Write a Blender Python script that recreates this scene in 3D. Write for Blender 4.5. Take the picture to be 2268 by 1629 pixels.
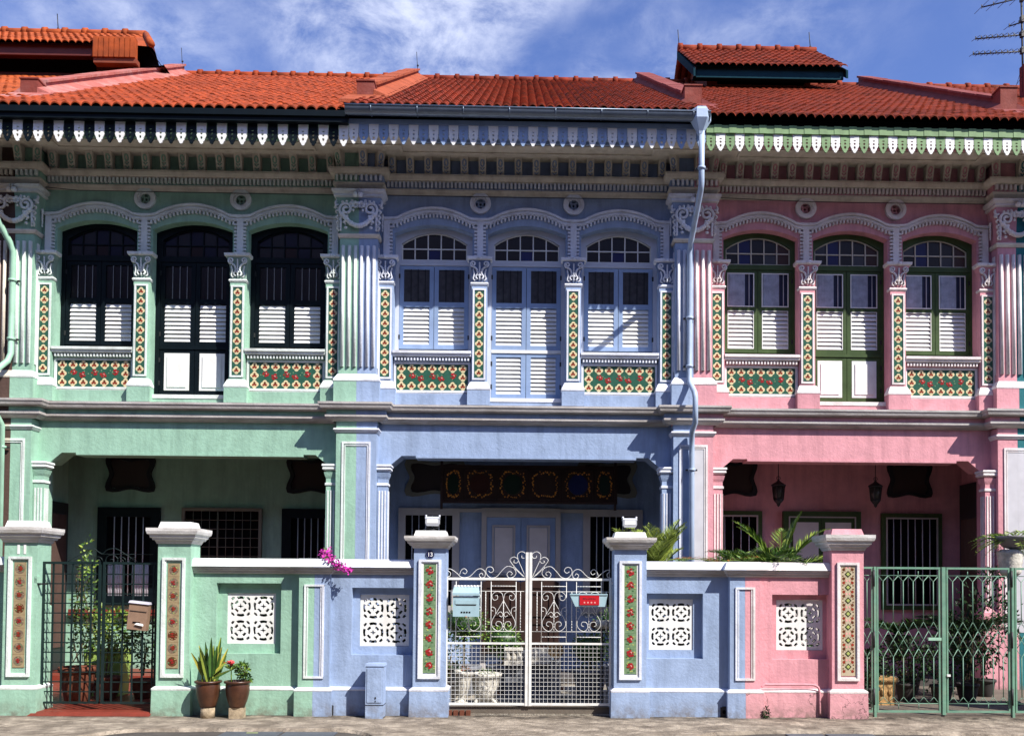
import bpy, math, random
from mathutils import Vector, Matrix
from mathutils.geometry import tessellate_polygon
random.seed(11)
PI = math.pi
S = bpy.context.scene
for o_ in list(bpy.data.objects): bpy.data.objects.remove(o_)
COL = S.collection
# ------------------------------------------------------------------ camera
f_px, yaw, pitch, roll = 2015.0, math.radians(1.08), math.radians(1.65), math.radians(0.40)
IMW, IMH = 2268.0, 1629.0
PPX, PPY = 1188.4, 1234.2
fw = Vector((math.sin(yaw)*math.cos(pitch), math.cos(yaw)*math.cos(pitch), math.sin(pitch)))
rt = fw.cross(Vector((0, 0, 1))).normalized(); up = rt.cross(fw)
r2 = rt*math.cos(roll) + up*math.sin(roll); u2 = up*math.cos(roll) - rt*math.sin(roll)
cd = bpy.data.cameras.new('camera'); cam = bpy.data.objects.new('camera', cd); COL.objects.link(cam)
cam.matrix_world = Matrix(((r2.x, u2.x, -fw.x, 0), (r2.y, u2.y, -fw.y, -11.0), (r2.z, u2.z, -fw.z, 1.6), (0, 0, 0, 1)))
cd.sensor_fit = 'HORIZONTAL'; cd.sensor_width = 36.0; cd.lens = 36.0*f_px/IMW
cd.shift_x = -(PPX-IMW/2)/IMW; cd.shift_y = (PPY-IMH/2)/IMW
cd.clip_start = 0.1; cd.clip_end = 3000
S.camera = cam
S.render.resolution_x, S.render.resolution_y = 1024, 735
# ------------------------------------------------------------------ sun + sky
SUN = Vector((1.10, -1.0, 1.53)).normalized()
sl = bpy.data.lights.new('sun', 'SUN'); sl.energy = 5.0; sl.angle = math.radians(0.5); sl.color = (1.0, 0.95, 0.87)
so = bpy.data.objects.new('sun', sl); COL.objects.link(so); so.location = (20, -20, 30)
so.rotation_euler = SUN.to_track_quat('Z', 'Y').to_euler()
S.cycles.diffuse_bounces = 2
wd = bpy.data.worlds.new('World'); S.world = wd; wd.use_nodes = True
N = wd.node_tree; N.nodes.clear()
def wn(t, **k):
    n = N.nodes.new(t)
    for a, b in k.items(): setattr(n, a, b)
    return n
sky = wn('ShaderNodeTexSky', sky_type='NISHITA', sun_disc=False)
sky.sun_elevation = math.asin(SUN.z); sky.sun_rotation = math.atan2(SUN.x, SUN.y)
sky.air_density = 1.0; sky.dust_density = 0.4; sky.ozone_density = 2.2
tc = wn('ShaderNodeTexCoord'); sp = wn('ShaderNodeSeparateXYZ'); N.links.new(tc.outputs['Generated'], sp.inputs[0])
mz = wn('ShaderNodeMath', operation='MAXIMUM'); N.links.new(sp.outputs[2], mz.inputs[0]); mz.inputs[1].default_value = 0.06
dx = wn('ShaderNodeMath', operation='DIVIDE'); N.links.new(sp.outputs[0], dx.inputs[0]); N.links.new(mz.outputs[0], dx.inputs[1])
dy = wn('ShaderNodeMath', operation='DIVIDE'); N.links.new(sp.outputs[1], dy.inputs[0]); N.links.new(mz.outputs[0], dy.inputs[1])
cb = wn('ShaderNodeCombineXYZ'); N.links.new(dx.outputs[0], cb.inputs[0]); N.links.new(dy.outputs[0], cb.inputs[1])
def wnoise(scale, detail, rough, dist, off):
    mp = wn('ShaderNodeMapping'); mp.inputs['Location'].default_value = off; mp.inputs['Scale'].default_value = (1, 1, 1.7)
    N.links.new(tc.outputs['Generated'], mp.inputs[0])
    n = wn('ShaderNodeTexNoise'); n.inputs['Scale'].default_value = scale; n.inputs['Detail'].default_value = detail
    n.inputs['Roughness'].default_value = rough; n.inputs['Distortion'].default_value = dist
    N.links.new(mp.outputs[0], n.inputs['Vector']); return n
def wramp(src, a, b):
    r = wn('ShaderNodeMapRange'); r.interpolation_type = 'SMOOTHSTEP'
    r.inputs['From Min'].default_value = a; r.inputs['From Max'].default_value = b
    N.links.new(src, r.inputs['Value']); return r
CL_OFF = (3.3, 1.7, 0.0)
n1 = wnoise(4.2, 3, 0.5, 0.3, CL_OFF); n2 = wnoise(13.0, 10, 0.66, 0.25, (1.1, 4.2, 0))
r1 = wramp(n1.outputs['Fac'], 0.33, 0.62); r2_ = wramp(n2.outputs['Fac'], 0.30, 0.74)
mu = wn('ShaderNodeMath', operation='MULTIPLY'); N.links.new(r1.outputs[0], mu.inputs[0]); N.links.new(r2_.outputs[0], mu.inputs[1])
az = wn('ShaderNodeMath', operation='DIVIDE'); N.links.new(sp.outputs[0], az.inputs[0]); N.links.new(sp.outputs[1], az.inputs[1])
azr = wn('ShaderNodeMapRange'); N.links.new(az.outputs[0], azr.inputs['Value'])
for i_, v_ in zip(('From Min', 'From Max', 'To Min', 'To Max'), (0.27, 0.40, 0.78, 0.10)): azr.inputs[i_].default_value = v_
mu2 = wn('ShaderNodeMath', operation='MULTIPLY'); N.links.new(mu.outputs[0], mu2.inputs[0]); N.links.new(azr.outputs[0], mu2.inputs[1])
tint = wn('ShaderNodeMix', data_type='RGBA', blend_type='MULTIPLY'); tint.inputs[0].default_value = 1.0
N.links.new(sky.outputs[0], tint.inputs[6]); tint.inputs[7].default_value = (1.60, 1.70, 2.45, 1)
mx = wn('ShaderNodeMix', data_type='RGBA'); N.links.new(mu2.outputs[0], mx.inputs[0])
N.links.new(tint.outputs[2], mx.inputs[6]); mx.inputs[7].default_value = (13.0, 13.8, 16.6, 1)
bg = wn('ShaderNodeBackground'); bg.inputs[1].default_value = 0.054; N.links.new(mx.outputs[2], bg.inputs[0])
wo = wn('ShaderNodeOutputWorld'); N.links.new(bg.outputs[0], wo.inputs[0])
S.view_settings.view_transform = 'Standard'; S.view_settings.look = 'None'
S.view_settings.exposure = 0.60; S.view_settings.gamma = 1.0
# ------------------------------------------------------------------ materials
MATS = {}
def M(name, col, rough=0.7, var=0.12, scale=3.0, bump=0.0, bscale=30.0, metal=0.0, spec=0.4, dirt=None, dirt_amt=0.0,
      dirt_scale=(2.5, 2.5, 2.5), lowdirt=0.0, detail=4, tone2=None, tscale=1.0, coat=0.0, cracks=0.0, grime=0):
    if name in MATS: return MATS[name]
    m = bpy.data.materials.new(name); m.use_nodes = True; t = m.node_tree; L = t.links
    b = t.nodes['Principled BSDF']
    b.inputs['Roughness'].default_value = rough; b.inputs['Metallic'].default_value = metal
    b.inputs['Specular IOR Level'].default_value = spec
    if coat: b.inputs['Coat Weight'].default_value = coat; b.inputs['Coat Roughness'].default_value = 0.12
    g = t.nodes.new('ShaderNodeNewGeometry')
    def noise(sc, vec=None, det=detail, ro=0.6):
        n = t.nodes.new('ShaderNodeTexNoise'); n.inputs['Scale'].default_value = sc
        n.inputs['Detail'].default_value = det; n.inputs['Roughness'].default_value = ro
        L.new(vec or g.outputs['Position'], n.inputs['Vector']); return n
    def rng(src, a, b_, c, d):
        r = t.nodes.new('ShaderNodeMapRange'); L.new(src, r.inputs['Value'])
        for i, v in zip(('From Min', 'From Max', 'To Min', 'To Max'), (a, b_, c, d)): r.inputs[i].default_value = v
        return r.outputs[0]
    def mix(fac, A, B, mode='MIX'):
        x = t.nodes.new('ShaderNodeMix'); x.data_type = 'RGBA'; x.blend_type = mode
        if isinstance(fac, float): x.inputs[0].default_value = fac
        else: L.new(fac, x.inputs[0])
        for i, c in ((6, A), (7, B)):
            if isinstance(c, tuple): x.inputs[i].default_value = (*c, 1)
            else: L.new(c, x.inputs[i])
        return x.outputs[2]
    n = noise(scale)
    lo = tuple(c*(1-var) for c in col); hi = tuple(min(1, c*(1+var)) for c in col)
    c = mix(rng(n.outputs['Fac'], 0.3, 0.7, 0, 1), lo, hi)
    if tone2:
        c = mix(rng(noise(tscale, det=3).outputs['Fac'], 0.42, 0.6, 0, 1), c, tone2)
    if dirt_amt:
        mp = t.nodes.new('ShaderNodeMapping'); mp.inputs['Scale'].default_value = dirt_scale
        L.new(g.outputs['Position'], mp.inputs[0])
        dn = noise(1.0, mp.outputs[0], 7, 0.68)
        c = mix(rng(dn.outputs['Fac'], 0.46, 0.74, 0, dirt_amt), c, dirt)
    if lowdirt:
        s = t.nodes.new('ShaderNodeSeparateXYZ'); L.new(g.outputs['Position'], s.inputs[0])
        h = rng(s.outputs[2], 0.0, 0.22, 1, 0); ln = noise(9.0, det=6)
        k = t.nodes.new('ShaderNodeMath'); k.operation = 'MULTIPLY'
        L.new(h, k.inputs[0]); L.new(rng(ln.outputs['Fac'], 0.38, 0.62, 0, lowdirt), k.inputs[1])
        c = mix(k.outputs[0], c, (0.16, 0.13, 0.10))
    if cracks:
        v = t.nodes.new('ShaderNodeTexVoronoi'); v.feature = 'DISTANCE_TO_EDGE'; v.inputs['Scale'].default_value = 2.2
        wv = t.nodes.new('ShaderNodeVectorMath'); wv.operation = 'MULTIPLY_ADD'
        L.new(noise(6.0).outputs['Color'], wv.inputs[0]); wv.inputs[1].default_value = (0.35,)*3
        L.new(g.outputs['Position'], wv.inputs[2]); L.new(wv.outputs[0], v.inputs['Vector'])
        c = mix(rng(v.outputs['Distance'], 0.002, 0.016, cracks, 0), c, (0.06, 0.05, 0.045))
    L.new(c, b.inputs['Base Color'])
    if bump:
        bn = noise(bscale, det=6, ro=0.65); bp = t.nodes.new('ShaderNodeBump')
        bp.inputs['Strength'].default_value = 1.0; bp.inputs['Distance'].default_value = bump
        L.new(bn.outputs['Fac'], bp.inputs['Height']); L.new(bp.outputs[0], b.inputs['Normal'])
    if grime:
        s2 = t.nodes.new('ShaderNodeSeparateXYZ'); L.new(g.outputs['Position'], s2.inputs[0])
        k = t.nodes.new('ShaderNodeMath'); k.operation = 'MULTIPLY'
        L.new(rng(s2.outputs[1], -0.32, -0.02, 0, 1), k.inputs[0]); L.new(rng(noise(5.0, det=7).outputs['Fac'], 0.34, 0.60, 0, 0.95), k.inputs[1])
        c = mix(k.outputs[0], c, (0.05, 0.042, 0.035)); L.new(c, b.inputs['Base Color'])
    MATS[name] = m; return m
def plaster(n, c, **k):
    d = dict(rough=0.82, var=0.09, scale=5.0, bump=0.007, bscale=22, spec=0.2, dirt=tuple(x*0.50 for x in c),
             dirt_amt=0.62, dirt_scale=(5.0, 5.0, 0.55), lowdirt=0.75)
    d.update(k); return M(n, c, **d)
GREEN = plaster('green_plaster', (0.31, 0.51, 0.39))
BLUE = plaster('blue_plaster', (0.31, 0.40, 0.58))
PINK = plaster('pink_plaster', (0.70, 0.33, 0.37), cracks=0.0)
PINKLOW = plaster('pink_plaster_cracked', (0.68, 0.34, 0.37), cracks=0.8)
TEAL = plaster('teal_plaster', (0.03, 0.17, 0.19)); BROWN = plaster('brown_plaster', (0.10, 0.062, 0.05))
WHITE = M('white_moulding', (0.80, 0.79, 0.80), 0.75, 0.06, 6, bump=0.006, bscale=35, spec=0.2, dirt=(0.30, 0.25, 0.20),
          dirt_amt=0.55, dirt_scale=(3, 3, 1.6))
GWHITE = M('white_greenish_moulding', (0.74, 0.80, 0.77), 0.75, 0.06, 6, bump=0.006, bscale=35, spec=0.2, dirt=(0.28, 0.27, 0.22),
          dirt_amt=0.5, dirt_scale=(3, 3, 1.6))
BWHITE = M('white_bluish_moulding', (0.74, 0.77, 0.86), 0.75, 0.06, 6, bump=0.006, bscale=35, spec=0.2, dirt=(0.28, 0.25, 0.24),
          dirt_amt=0.5, dirt_scale=(3, 3, 1.6))
PWHITE = M('white_pinkish_moulding', (0.82, 0.75, 0.74), 0.75, 0.06, 6, bump=0.006, bscale=35, spec=0.2, dirt=(0.30, 0.25, 0.20),
          dirt_amt=0.5, dirt_scale=(3, 3, 1.6))
STONE = M('grimy_moulding', (0.74, 0.67, 0.56), 0.85, 0.10, 5, bump=0.006, bscale=35, spec=0.15, dirt=(0.34, 0.27, 0.20),
          dirt_amt=0.55, dirt_scale=(4, 4, 1.2))
WEATH_SHADE = M('weathered_shaded_moulding', (0.50, 0.47, 0.45), 0.85, 0.12, 5, bump=0.006, bscale=35, spec=0.15, dirt=(0.17, 0.14, 0.12), dirt_amt=0.75, dirt_scale=(1.2, 3, 9))  # grey base carries the shade of downward faces as well as grime
PAINTW = M('white_paint', (0.82, 0.82, 0.80), 0.5, 0.04, 8, dirt=(0.45, 0.42, 0.36), dirt_amt=0.35, dirt_scale=(6, 6, 2))
GATEW = M('white_gate_paint', (0.80, 0.80, 0.77), 0.45, 0.05, 8, dirt=(0.34, 0.25, 0.17), dirt_amt=0.35, dirt_scale=(9, 9, 9))
NAVY = M('navy_paint', (0.003, 0.007, 0.010), 0.5, 0.2, 6, spec=0.15)
BLUEP = M('blue_paint', (0.26, 0.36, 0.55), 0.5, 0.08, 5, dirt=(0.14, 0.19, 0.33), dirt_amt=0.4, dirt_scale=(5, 5, 1.5))
DGREEN = M('dark_green_paint', (0.052, 0.088, 0.030), 0.5, 0.15, 6, spec=0.2, dirt=(0.025, 0.04, 0.016), dirt_amt=0.4)
LGREEN = M('light_green_paint', (0.18, 0.30, 0.13), 0.6, 0.12, 6, dirt=(0.07, 0.12, 0.05), dirt_amt=0.5, dirt_scale=(6, 6, 2))
GATEG = M('green_gate_paint', (0.15, 0.30, 0.215), 0.5, 0.15, 8, dirt=(0.30, 0.36, 0.26), dirt_amt=0.35, dirt_scale=(9, 9, 9))
GATED = M('dark_gate_paint', (0.008, 0.020, 0.020), 0.45, 0.2, 8)
BLACK = M('black_void', (0.004, 0.004, 0.005), 0.9, 0.0, spec=0.05)
GLASS = M('dark_glass', (0.008, 0.008, 0.010), 0.25, 0.1, spec=0.25)
def glassc(n, c): return M(n, c, 0.3, 0.15, 4, spec=0.25)
GBLUE = glassc('blue_glass', (0.008, 0.014, 0.09)); GRED = glassc('red_glass', (0.045, 0.012, 0.006))
GGREEN = glassc('green_glass', (0.008, 0.02, 0.008)); GGREY = glassc('grey_glass', (0.045, 0.048, 0.06))
CURT = M('grey_curtain', (0.05, 0.048, 0.055), 0.8, 0.3, 12); CURTB = M('pale_curtain', (0.34, 0.38, 0.48), 0.8, 0.25, 9)
CURTN = M('night_curtain', (0.022, 0.026, 0.06), 0.8, 0.25, 9)
LACE = M('lace_curtain', (0.50, 0.47, 0.53), 0.9, 0.15, 9)
def tilemat(n, c, dirty=0.3, c2=(0.10, 0.03, 0.015)):
    return M(n, c, 0.75, 0.22, 7, bump=0.004, bscale=60, spec=0.2, dirt=c2, dirt_amt=dirty, dirt_scale=(5, 5, 5), tone2=tuple(x*.72 for x in c), tscale=1.3)
ROOFG = tilemat('orange_roof_tile', (0.34, 0.054, 0.012), 0.8, (0.07, 0.022, 0.012)); ROOFB = tilemat('mossy_roof_tile', (0.26, 0.034, 0.011), 1.0, (0.035, 0.016, 0.010))
ROOFP = tilemat('red_roof_tile', (0.28, 0.040, 0.012), 0.8, (0.06, 0.020, 0.012)); ROOFL = tilemat('pale_orange_roof_tile', (0.40, 0.080, 0.019), 0.4)
PARP = M('pink_parapet', (0.38, 0.12, 0.10), 0.9, 0.2, 3, bump=0.015, bscale=14, spec=0.1, dirt=(0.46, 0.33, 0.30), dirt_amt=0.6)
PARD = M('dark_parapet_end', (0.19, 0.038, 0.026), 0.9, 0.2, 4, bump=0.01, bscale=14, dirt=(.30, .12, .10), dirt_amt=.5)
PARO = M('orange_parapet', (0.34, 0.085, 0.042), 0.9, 0.2, 4, bump=0.02, bscale=14, spec=0.1, dirt=(0.16, 0.05, 0.03), dirt_amt=0.6)
PARM = M('maroon_parapet', (0.20, 0.055, 0.05), 0.85, 0.15, 4, bump=0.006, bscale=14, spec=0.1, dirt=(0.28, 0.12, 0.11), dirt_amt=0.5)
JACKW = M('jack_wall', (0.20, 0.045, 0.018), 0.7, 0.15, 4); DRED = M('dark_red_paint', (0.10, 0.018, 0.012), 0.6, 0.15, 4)
TEALP = M('teal_fascia', (0.010, 0.040, 0.055), 0.9, 0.15, spec=0.05)
GALV = M('galvanised_blue', (0.17, 0.21, 0.27), 0.36, 0.15, 5, metal=0.55, dirt=(0.08, 0.09, 0.11), dirt_amt=0.4, dirt_scale=(2, 6, 6))
PIPEB = M('pale_blue_pipe', (0.40, 0.50, 0.66), 0.45, 0.1, 5, dirt=(0.14, 0.17, 0.22), dirt_amt=0.4, dirt_scale=(5, 5, 1))
PIPEG = M('mint_pipe', (0.36, 0.60, 0.45), 0.45, 0.1, 5, dirt=(0.14, 0.20, 0.15), dirt_amt=0.4, dirt_scale=(5, 5, 1))
TG = M('tile_green', (0.030, 0.105, 0.070), 0.25, 0.15, 20, spec=0.5); TC = M('tile_cream', (0.70, 0.60, 0.36), 0.25, 0.08, 20, spec=0.5)
TR = M('tile_red', (0.28, 0.04, 0.022), 0.25, 0.25, 30, spec=0.5); TB = M('tile_brown', (0.13, 0.04, 0.018), 0.3, 0.3, 30)
TRR = M('tile_rose', (0.34, 0.022, 0.026), 0.25, 0.25, 30, spec=0.5); TP = M('tile_pale_pink', (0.75, 0.36, 0.33), 0.3, 0.1)
TLG = M('tile_sage', (0.17, 0.26, 0.14), 0.3, 0.25, 25); TBG = M('tile_beige', (0.34, 0.26, 0.15), 0.3, 0.18, 20)
TYG = M('tile_lime', (0.40, 0.45, 0.14), 0.3, 0.1); TDK = M('tile_dark', (0.035, 0.04, 0.022), 0.3, 0.2); TLF = M('tile_leaf', (0.05, 0.14, 0.05), 0.3, 0.3, 30)
WOOD = M('dark_wood', (0.030, 0.011, 0.007), 0.6, 0.3, 6); GOLD = M('gilt', (0.75, 0.30, 0.05), 0.4, 0.3, 20, metal=0.2)
POTB = M('brown_glaze', (0.060, 0.022, 0.011), 0.38, 0.35, 9, spec=0.5, dirt=(0.15, 0.060, 0.024), dirt_amt=0.5, dirt_scale=(8, 8, 8))
POTT = M('terracotta', (0.15, 0.045, 0.022), 0.8, 0.25, 9, dirt=(0.08, 0.03, 0.02), dirt_amt=0.5)
POTW = M('white_urn', (0.66, 0.63, 0.56), 0.8, 0.15, 9, bump=0.012, bscale=26, dirt=(0.20, 0.16, 0.11), dirt_amt=0.7, dirt_scale=(8, 8, 8))
POTY = M('tan_planter', (0.50, 0.30, 0.12), 0.8, 0.2, 9, bump=0.01, bscale=26, dirt=(0.16, 0.10, 0.04), dirt_amt=0.6, dirt_scale=(8, 8, 8))
POTG = M('grey_pot', (0.16, 0.17, 0.20), 0.6, 0.2, 9); BLOCKC = M('concrete_block', (0.42, 0.33, 0.22), 0.9, 0.3, 9, bump=0.01, dirt=(0.08, 0.06, 0.04), dirt_amt=0.8, dirt_scale=(12, 12, 12))
DPOT = M('dark_pot', (.035, .03, .028), .7, .2)
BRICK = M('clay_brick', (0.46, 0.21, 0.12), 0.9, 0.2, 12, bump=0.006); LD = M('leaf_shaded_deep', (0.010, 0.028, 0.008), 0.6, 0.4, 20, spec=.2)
SOIL = M('soil', (0.03, 0.02, 0.012), 0.95, 0.3, 30)
LF = [M('leaf_dark', (0.022, 0.060, 0.012), 0.5, 0.3, 20), M('leaf_mid', (0.055, 0.13, 0.022), 0.5, 0.3, 20), M('leaf_light', (0.16, 0.26, 0.035), 0.5, 0.25, 20)]
LY = [M('leaf_olive', (0.10, 0.15, 0.025), 0.5, 0.3, 20), M('leaf_lime', (0.26, 0.33, 0.05), 0.5, 0.2, 20), M('leaf_yellow', (0.42, 0.38, 0.06), 0.5, 0.2, 20)]
DRYF = M('leaf_rust', (0.32, 0.10, 0.025), 0.6, 0.3, 20); STEM = M('stem', (0.10, 0.07, 0.035), 0.8, 0.3, 20)
MAG = [M('bract_magenta', (0.62, 0.035, 0.38), 0.6, 0.2, 30), M('bract_purple', (0.40, 0.02, 0.30), 0.6, 0.2, 30)]; FRED = M('flower_red', (0.72, 0.06, 0.06), 0.5, 0.2, 30)
LBOX = M('pale_blue_metal', (0.36, 0.52, 0.58), 0.4, 0.06, 5, dirt=(0.2, 0.28, 0.3), dirt_amt=0.3, dirt_scale=(8, 8, 3)); RSIGN = M('red_sign', (0.50, 0.012, 0.02), 0.4, 0.05)
LBRN = M('brown_metal', (0.30, 0.19, 0.13), 0.5, 0.15, 8, dirt=(0.12, 0.07, 0.04), dirt_amt=0.4); DARKM = M('dark_metal', (0.02, 0.02, 0.022), 0.5, 0.1)
SILV = M('lamp_housing', (0.62, 0.64, 0.68), 0.35, 0.05, metal=0.3); ENAM = M('enamel_navy', (0.01, 0.012, 0.07), 0.25, 0.1)
def ground_mat():
    m = M('footpath_concrete', (0.385, 0.325, 0.255), 0.95, 0.35, 9, bump=0.03, bscale=18, spec=0.15, dirt=(0.09, 0.07, 0.055), dirt_amt=0.95,
          dirt_scale=(2.6, 5.0, 2.0), tone2=(0.24, 0.20, 0.155), tscale=3.4, detail=8, grime=1, cracks=0.55)
    return m
FOOT = ground_mat()
ROAD = M('asphalt', (0.075, 0.066, 0.060), 0.9, 0.25, 14, bump=0.006, bscale=90, spec=0.2, dirt=(0.16, 0.14, 0.12), dirt_amt=0.4, dirt_scale=(2, 2, 2), detail=8)
SLAB = M('slate_cover', (0.085, 0.095, 0.11), 0.7, 0.2, 6, bump=0.003, bscale=60)
COURT = M('court_concrete', (0.15, 0.125, 0.10), 0.9, 0.25, 6, bump=0.006, bscale=30, dirt=(0.08, 0.06, 0.05), dirt_amt=0.8, dirt_scale=(3, 3, 3))
PFLOOR = M('dark_porch_tile', (0.075, 0.065, 0.06), 0.5, 0.2, 6)
REDT = M('red_quarry_tile', (0.20, 0.034, 0.020), 0.5, 0.2, 6, dirt=(0.12, 0.03, 0.02), dirt_amt=0.5, dirt_scale=(4, 4, 4))
def pebble():
    m = M('pale_pebble_paving', (0.36, 0.32, 0.26), 0.9, 0.2, 20, bump=0.02, bscale=40, dirt=(0.06, 0.05, 0.04), dirt_amt=1.0, dirt_scale=(9, 4, 4)); return m
PEB = pebble()
# ------------------------------------------------------------------ mesh builder
class MB:
    def __init__(s, o=(0, 0, 0)): s.v = []; s.f = []; s.m = []; s.s = []; s.mats = []; s.o = o
    def mi(s, m):
        if m not in s.mats: s.mats.append(m)
        return s.mats.index(m)
    def add(s, vs, fs, m, smooth=False):
        b = len(s.v); ox, oy, oz = s.o
        s.v += [(p[0]-ox, p[1]-oy, p[2]-oz) for p in vs]; i = s.mi(m)
        for q in fs: s.f.append([b+k for k in q]); s.m.append(i); s.s.append(smooth)
    def box(s, x0, x1, y0, y1, z0, z1, m):
        v = [(x, y, z) for z in (z0, z1) for y in (y0, y1) for x in (x0, x1)]
        s.add(v, [(0, 2, 3, 1), (4, 5, 7, 6), (0, 1, 5, 4), (2, 6, 7, 3), (0, 4, 6, 2), (1, 3, 7, 5)], m)
    def poly(s, pts, m): s.add(pts, [tuple(range(len(pts)))], m)
    def frustum(s, x0, x1, y0, y1, z0, z1, d, m):   # box whose top is inset by d
        v = [(x0, y0, z0), (x1, y0, z0), (x1, y1, z0), (x0, y1, z0), (x0+d, y0+d, z1), (x1-d, y0+d, z1), (x1-d, y1-d, z1), (x0+d, y1-d, z1)]
        s.add(v, [(0, 3, 2, 1), (4, 5, 6, 7), (0, 1, 5, 4), (1, 2, 6, 5), (2, 3, 7, 6), (3, 0, 4, 7)], m)
    def tube(s, pts, r, m, n=6, cap=True, rr=None):
        P = [Vector(p) for p in pts]; vs = []; k = len(P); prev = None
        for i, p in enumerate(P):
            t = (P[min(i+1, k-1)] - P[max(i-1, 0)])
            if t.length < 1e-9: t = Vector((0, 0, 1))
            t.normalize()
            if prev is None:
                a = Vector((0, 1, 0)) if abs(t.y) < 0.9 else Vector((1, 0, 0)); nrm = (a - t*a.dot(t)).normalized()
            else:
                nrm = (prev - t*prev.dot(t)); nrm = nrm.normalized() if nrm.length > 1e-6 else Vector((1, 0, 0))
            prev = nrm; bn = t.cross(nrm); q = rr[i] if rr else r
            for j in range(n):
                a = 2*PI*j/n; vs.append(p + nrm*math.cos(a)*q + bn*math.sin(a)*q)
        fs = [(i*n+j, i*n+(j+1) % n, (i+1)*n+(j+1) % n, (i+1)*n+j) for i in range(k-1) for j in range(n)]
        if cap: fs += [tuple(range(n))[::-1], tuple((k-1)*n+j for j in range(n))]
        s.add(vs, fs, m, n > 4)
    def lathe(s, prof, c, m, n=20, sx=1, sy=1):
        vs = []
        for r, z in prof:
            for j in range(n):
                a = 2*PI*j/n; vs.append((c[0]+r*sx*math.cos(a), c[1]+r*sy*math.sin(a), c[2]+z))
        k = len(prof)
        fs = [(i*n+j, i*n+(j+1) % n, (i+1)*n+(j+1) % n, (i+1)*n+j) for i in range(k-1) for j in range(n)]
        fs += [tuple(range(n))[::-1], tuple((k-1)*n+j for j in range(n))]
        s.add(vs, fs, m, True)
    def ball(s, c, r, m, n=8, k=5, sq=(1, 1, 1)):
        pr = [(max(1e-4, math.sin(PI*i/k)), -math.cos(PI*i/k)) for i in range(k+1)]
        vs = []
        for a, z in pr:
            for j in range(n):
                t = 2*PI*j/n; vs.append((c[0]+r*sq[0]*a*math.cos(t), c[1]+r*sq[1]*a*math.sin(t), c[2]+r*sq[2]*z))
        s.add(vs, [(i*n+j, i*n+(j+1) % n, (i+1)*n+(j+1) % n, (i+1)*n+j) for i in range(k) for j in range(n)], m, True)
    def ext(s, outer, holes, y0, y1, m, back=True):  # polygon in x,z with holes, between y0 (front) and y1
        loops = [outer] + holes; fl = [p for l in loops for p in l]
        tr = tessellate_polygon([[Vector((p[0], p[1], 0)) for p in l] for l in loops]); n = len(fl)
        vs = [(p[0], y0, p[1]) for p in fl] + [(p[0], y1, p[1]) for p in fl]
        fs = [tuple(t) for t in tr]
        if back: fs += [tuple(n+i for i in t) for t in tr]
        b = 0
        for l in loops:
            k = len(l)
            for i in range(k): fs.append((b+i, b+(i+1) % k, n+b+(i+1) % k, n+b+i))
            b += k
        s.add(vs, fs, m)
    def sweep(s, prof, path, m, closed=False, capends=True):   # prof [(offset, z)], path [(x, y)], outward = (dy, -dx)
        P = [Vector((p[0], p[1])) for p in path]; n = len(P); k = len(prof); vs = []
        for i in range(n):
            a = P[i]-P[i-1] if (i > 0 or closed) else P[1]-P[0]
            b = P[(i+1) % n]-P[i] if (i < n-1 or closed) else a
            a = a.normalized(); b = b.normalized(); na = Vector((a.y, -a.x)); nb = Vector((b.y, -b.x))
            d = na+nb; d = d/max(0.2, d.dot(na)) if d.length > 1e-6 else na
            for o, z in prof: q = P[i]+d*o; vs.append((q.x, q.y, z))
        fs = []
        for i in range(n if closed else n-1):
            j = (i+1) % n
            for t in range(k-1): fs.append((i*k+t, j*k+t, j*k+t+1, i*k+t+1))
        if capends and not closed: fs += [tuple(range(k)), tuple((n-1)*k+t for t in range(k))[::-1]]
        s.add(vs, fs, m)
    def rect_ring(s, x0, x1, z0, z1, w, y0, y1, m): # picture-frame moulding lying against a wall face
        s.ext([(x0, z0), (x1, z0), (x1, z1), (x0, z1)], [[(x0+w, z0+w), (x1-w, z0+w), (x1-w, z1-w), (x0+w, z1-w)]], y0, y1, m)
def link(ob, parent=None):
    COL.objects.link(ob)
    if parent: ob.parent = parent
    return ob
def obj(name, mb, parent=None, loc=None):
    me = bpy.data.meshes.new(name); me.from_pydata(mb.v, [], mb.f)
    for m in mb.mats: me.materials.append(m)
    me.polygons.foreach_set('material_index', mb.m); me.polygons.foreach_set('use_smooth', mb.s); me.update()
    o = bpy.data.objects.new(name, me); link(o, parent)
    if loc: o.location = loc
    return o
def tag(o, label=None, cat=None, group=None, kind=None):
    if label: o['label'] = label
    if cat: o['category'] = cat
    if group: o['group'] = group
    if kind: o['kind'] = kind
    return o
def thing(name, label, cat, loc=(0, 0, 0), group=None):
    o = bpy.data.objects.new(name, None); o.empty_display_size = 0.2; link(o); o.location = loc
    return tag(o, label, cat, group)
def clone(o, parent=None, loc=None):
    c = o.copy(); link(c, parent)
    if loc is not None: c.location = loc
    for ch in list(o.children): clone(ch, c)
    return c
def struct(name, mb): return tag(obj(name, mb), kind='structure')
def crv(pts, sub=5):        # Catmull-Rom through 3-D points
    P = [Vector(p) for p in pts]; P = [P[0]*2-P[1]] + P + [P[-1]*2-P[-2]]; out = []
    for i in range(1, len(P)-2):
        a, b, c, d = P[i-1:i+3]
        for k in range(sub):
            t = k/sub; out.append(0.5*((2*b)+(c-a)*t+(2*a-5*b+4*c-d)*t*t+(3*b-a-3*c+d)*t**3))
    return out+[P[-2]]
def spiral(cx, cz, r0, r1, a0, turns, y, n=22):
    return [(cx+(r0+(r1-r0)*i/n)*math.cos(a0+turns*2*PI*i/n), y, cz+(r0+(r1-r0)*i/n)*math.sin(a0+turns*2*PI*i/n)) for i in range(n+1)]
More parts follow.
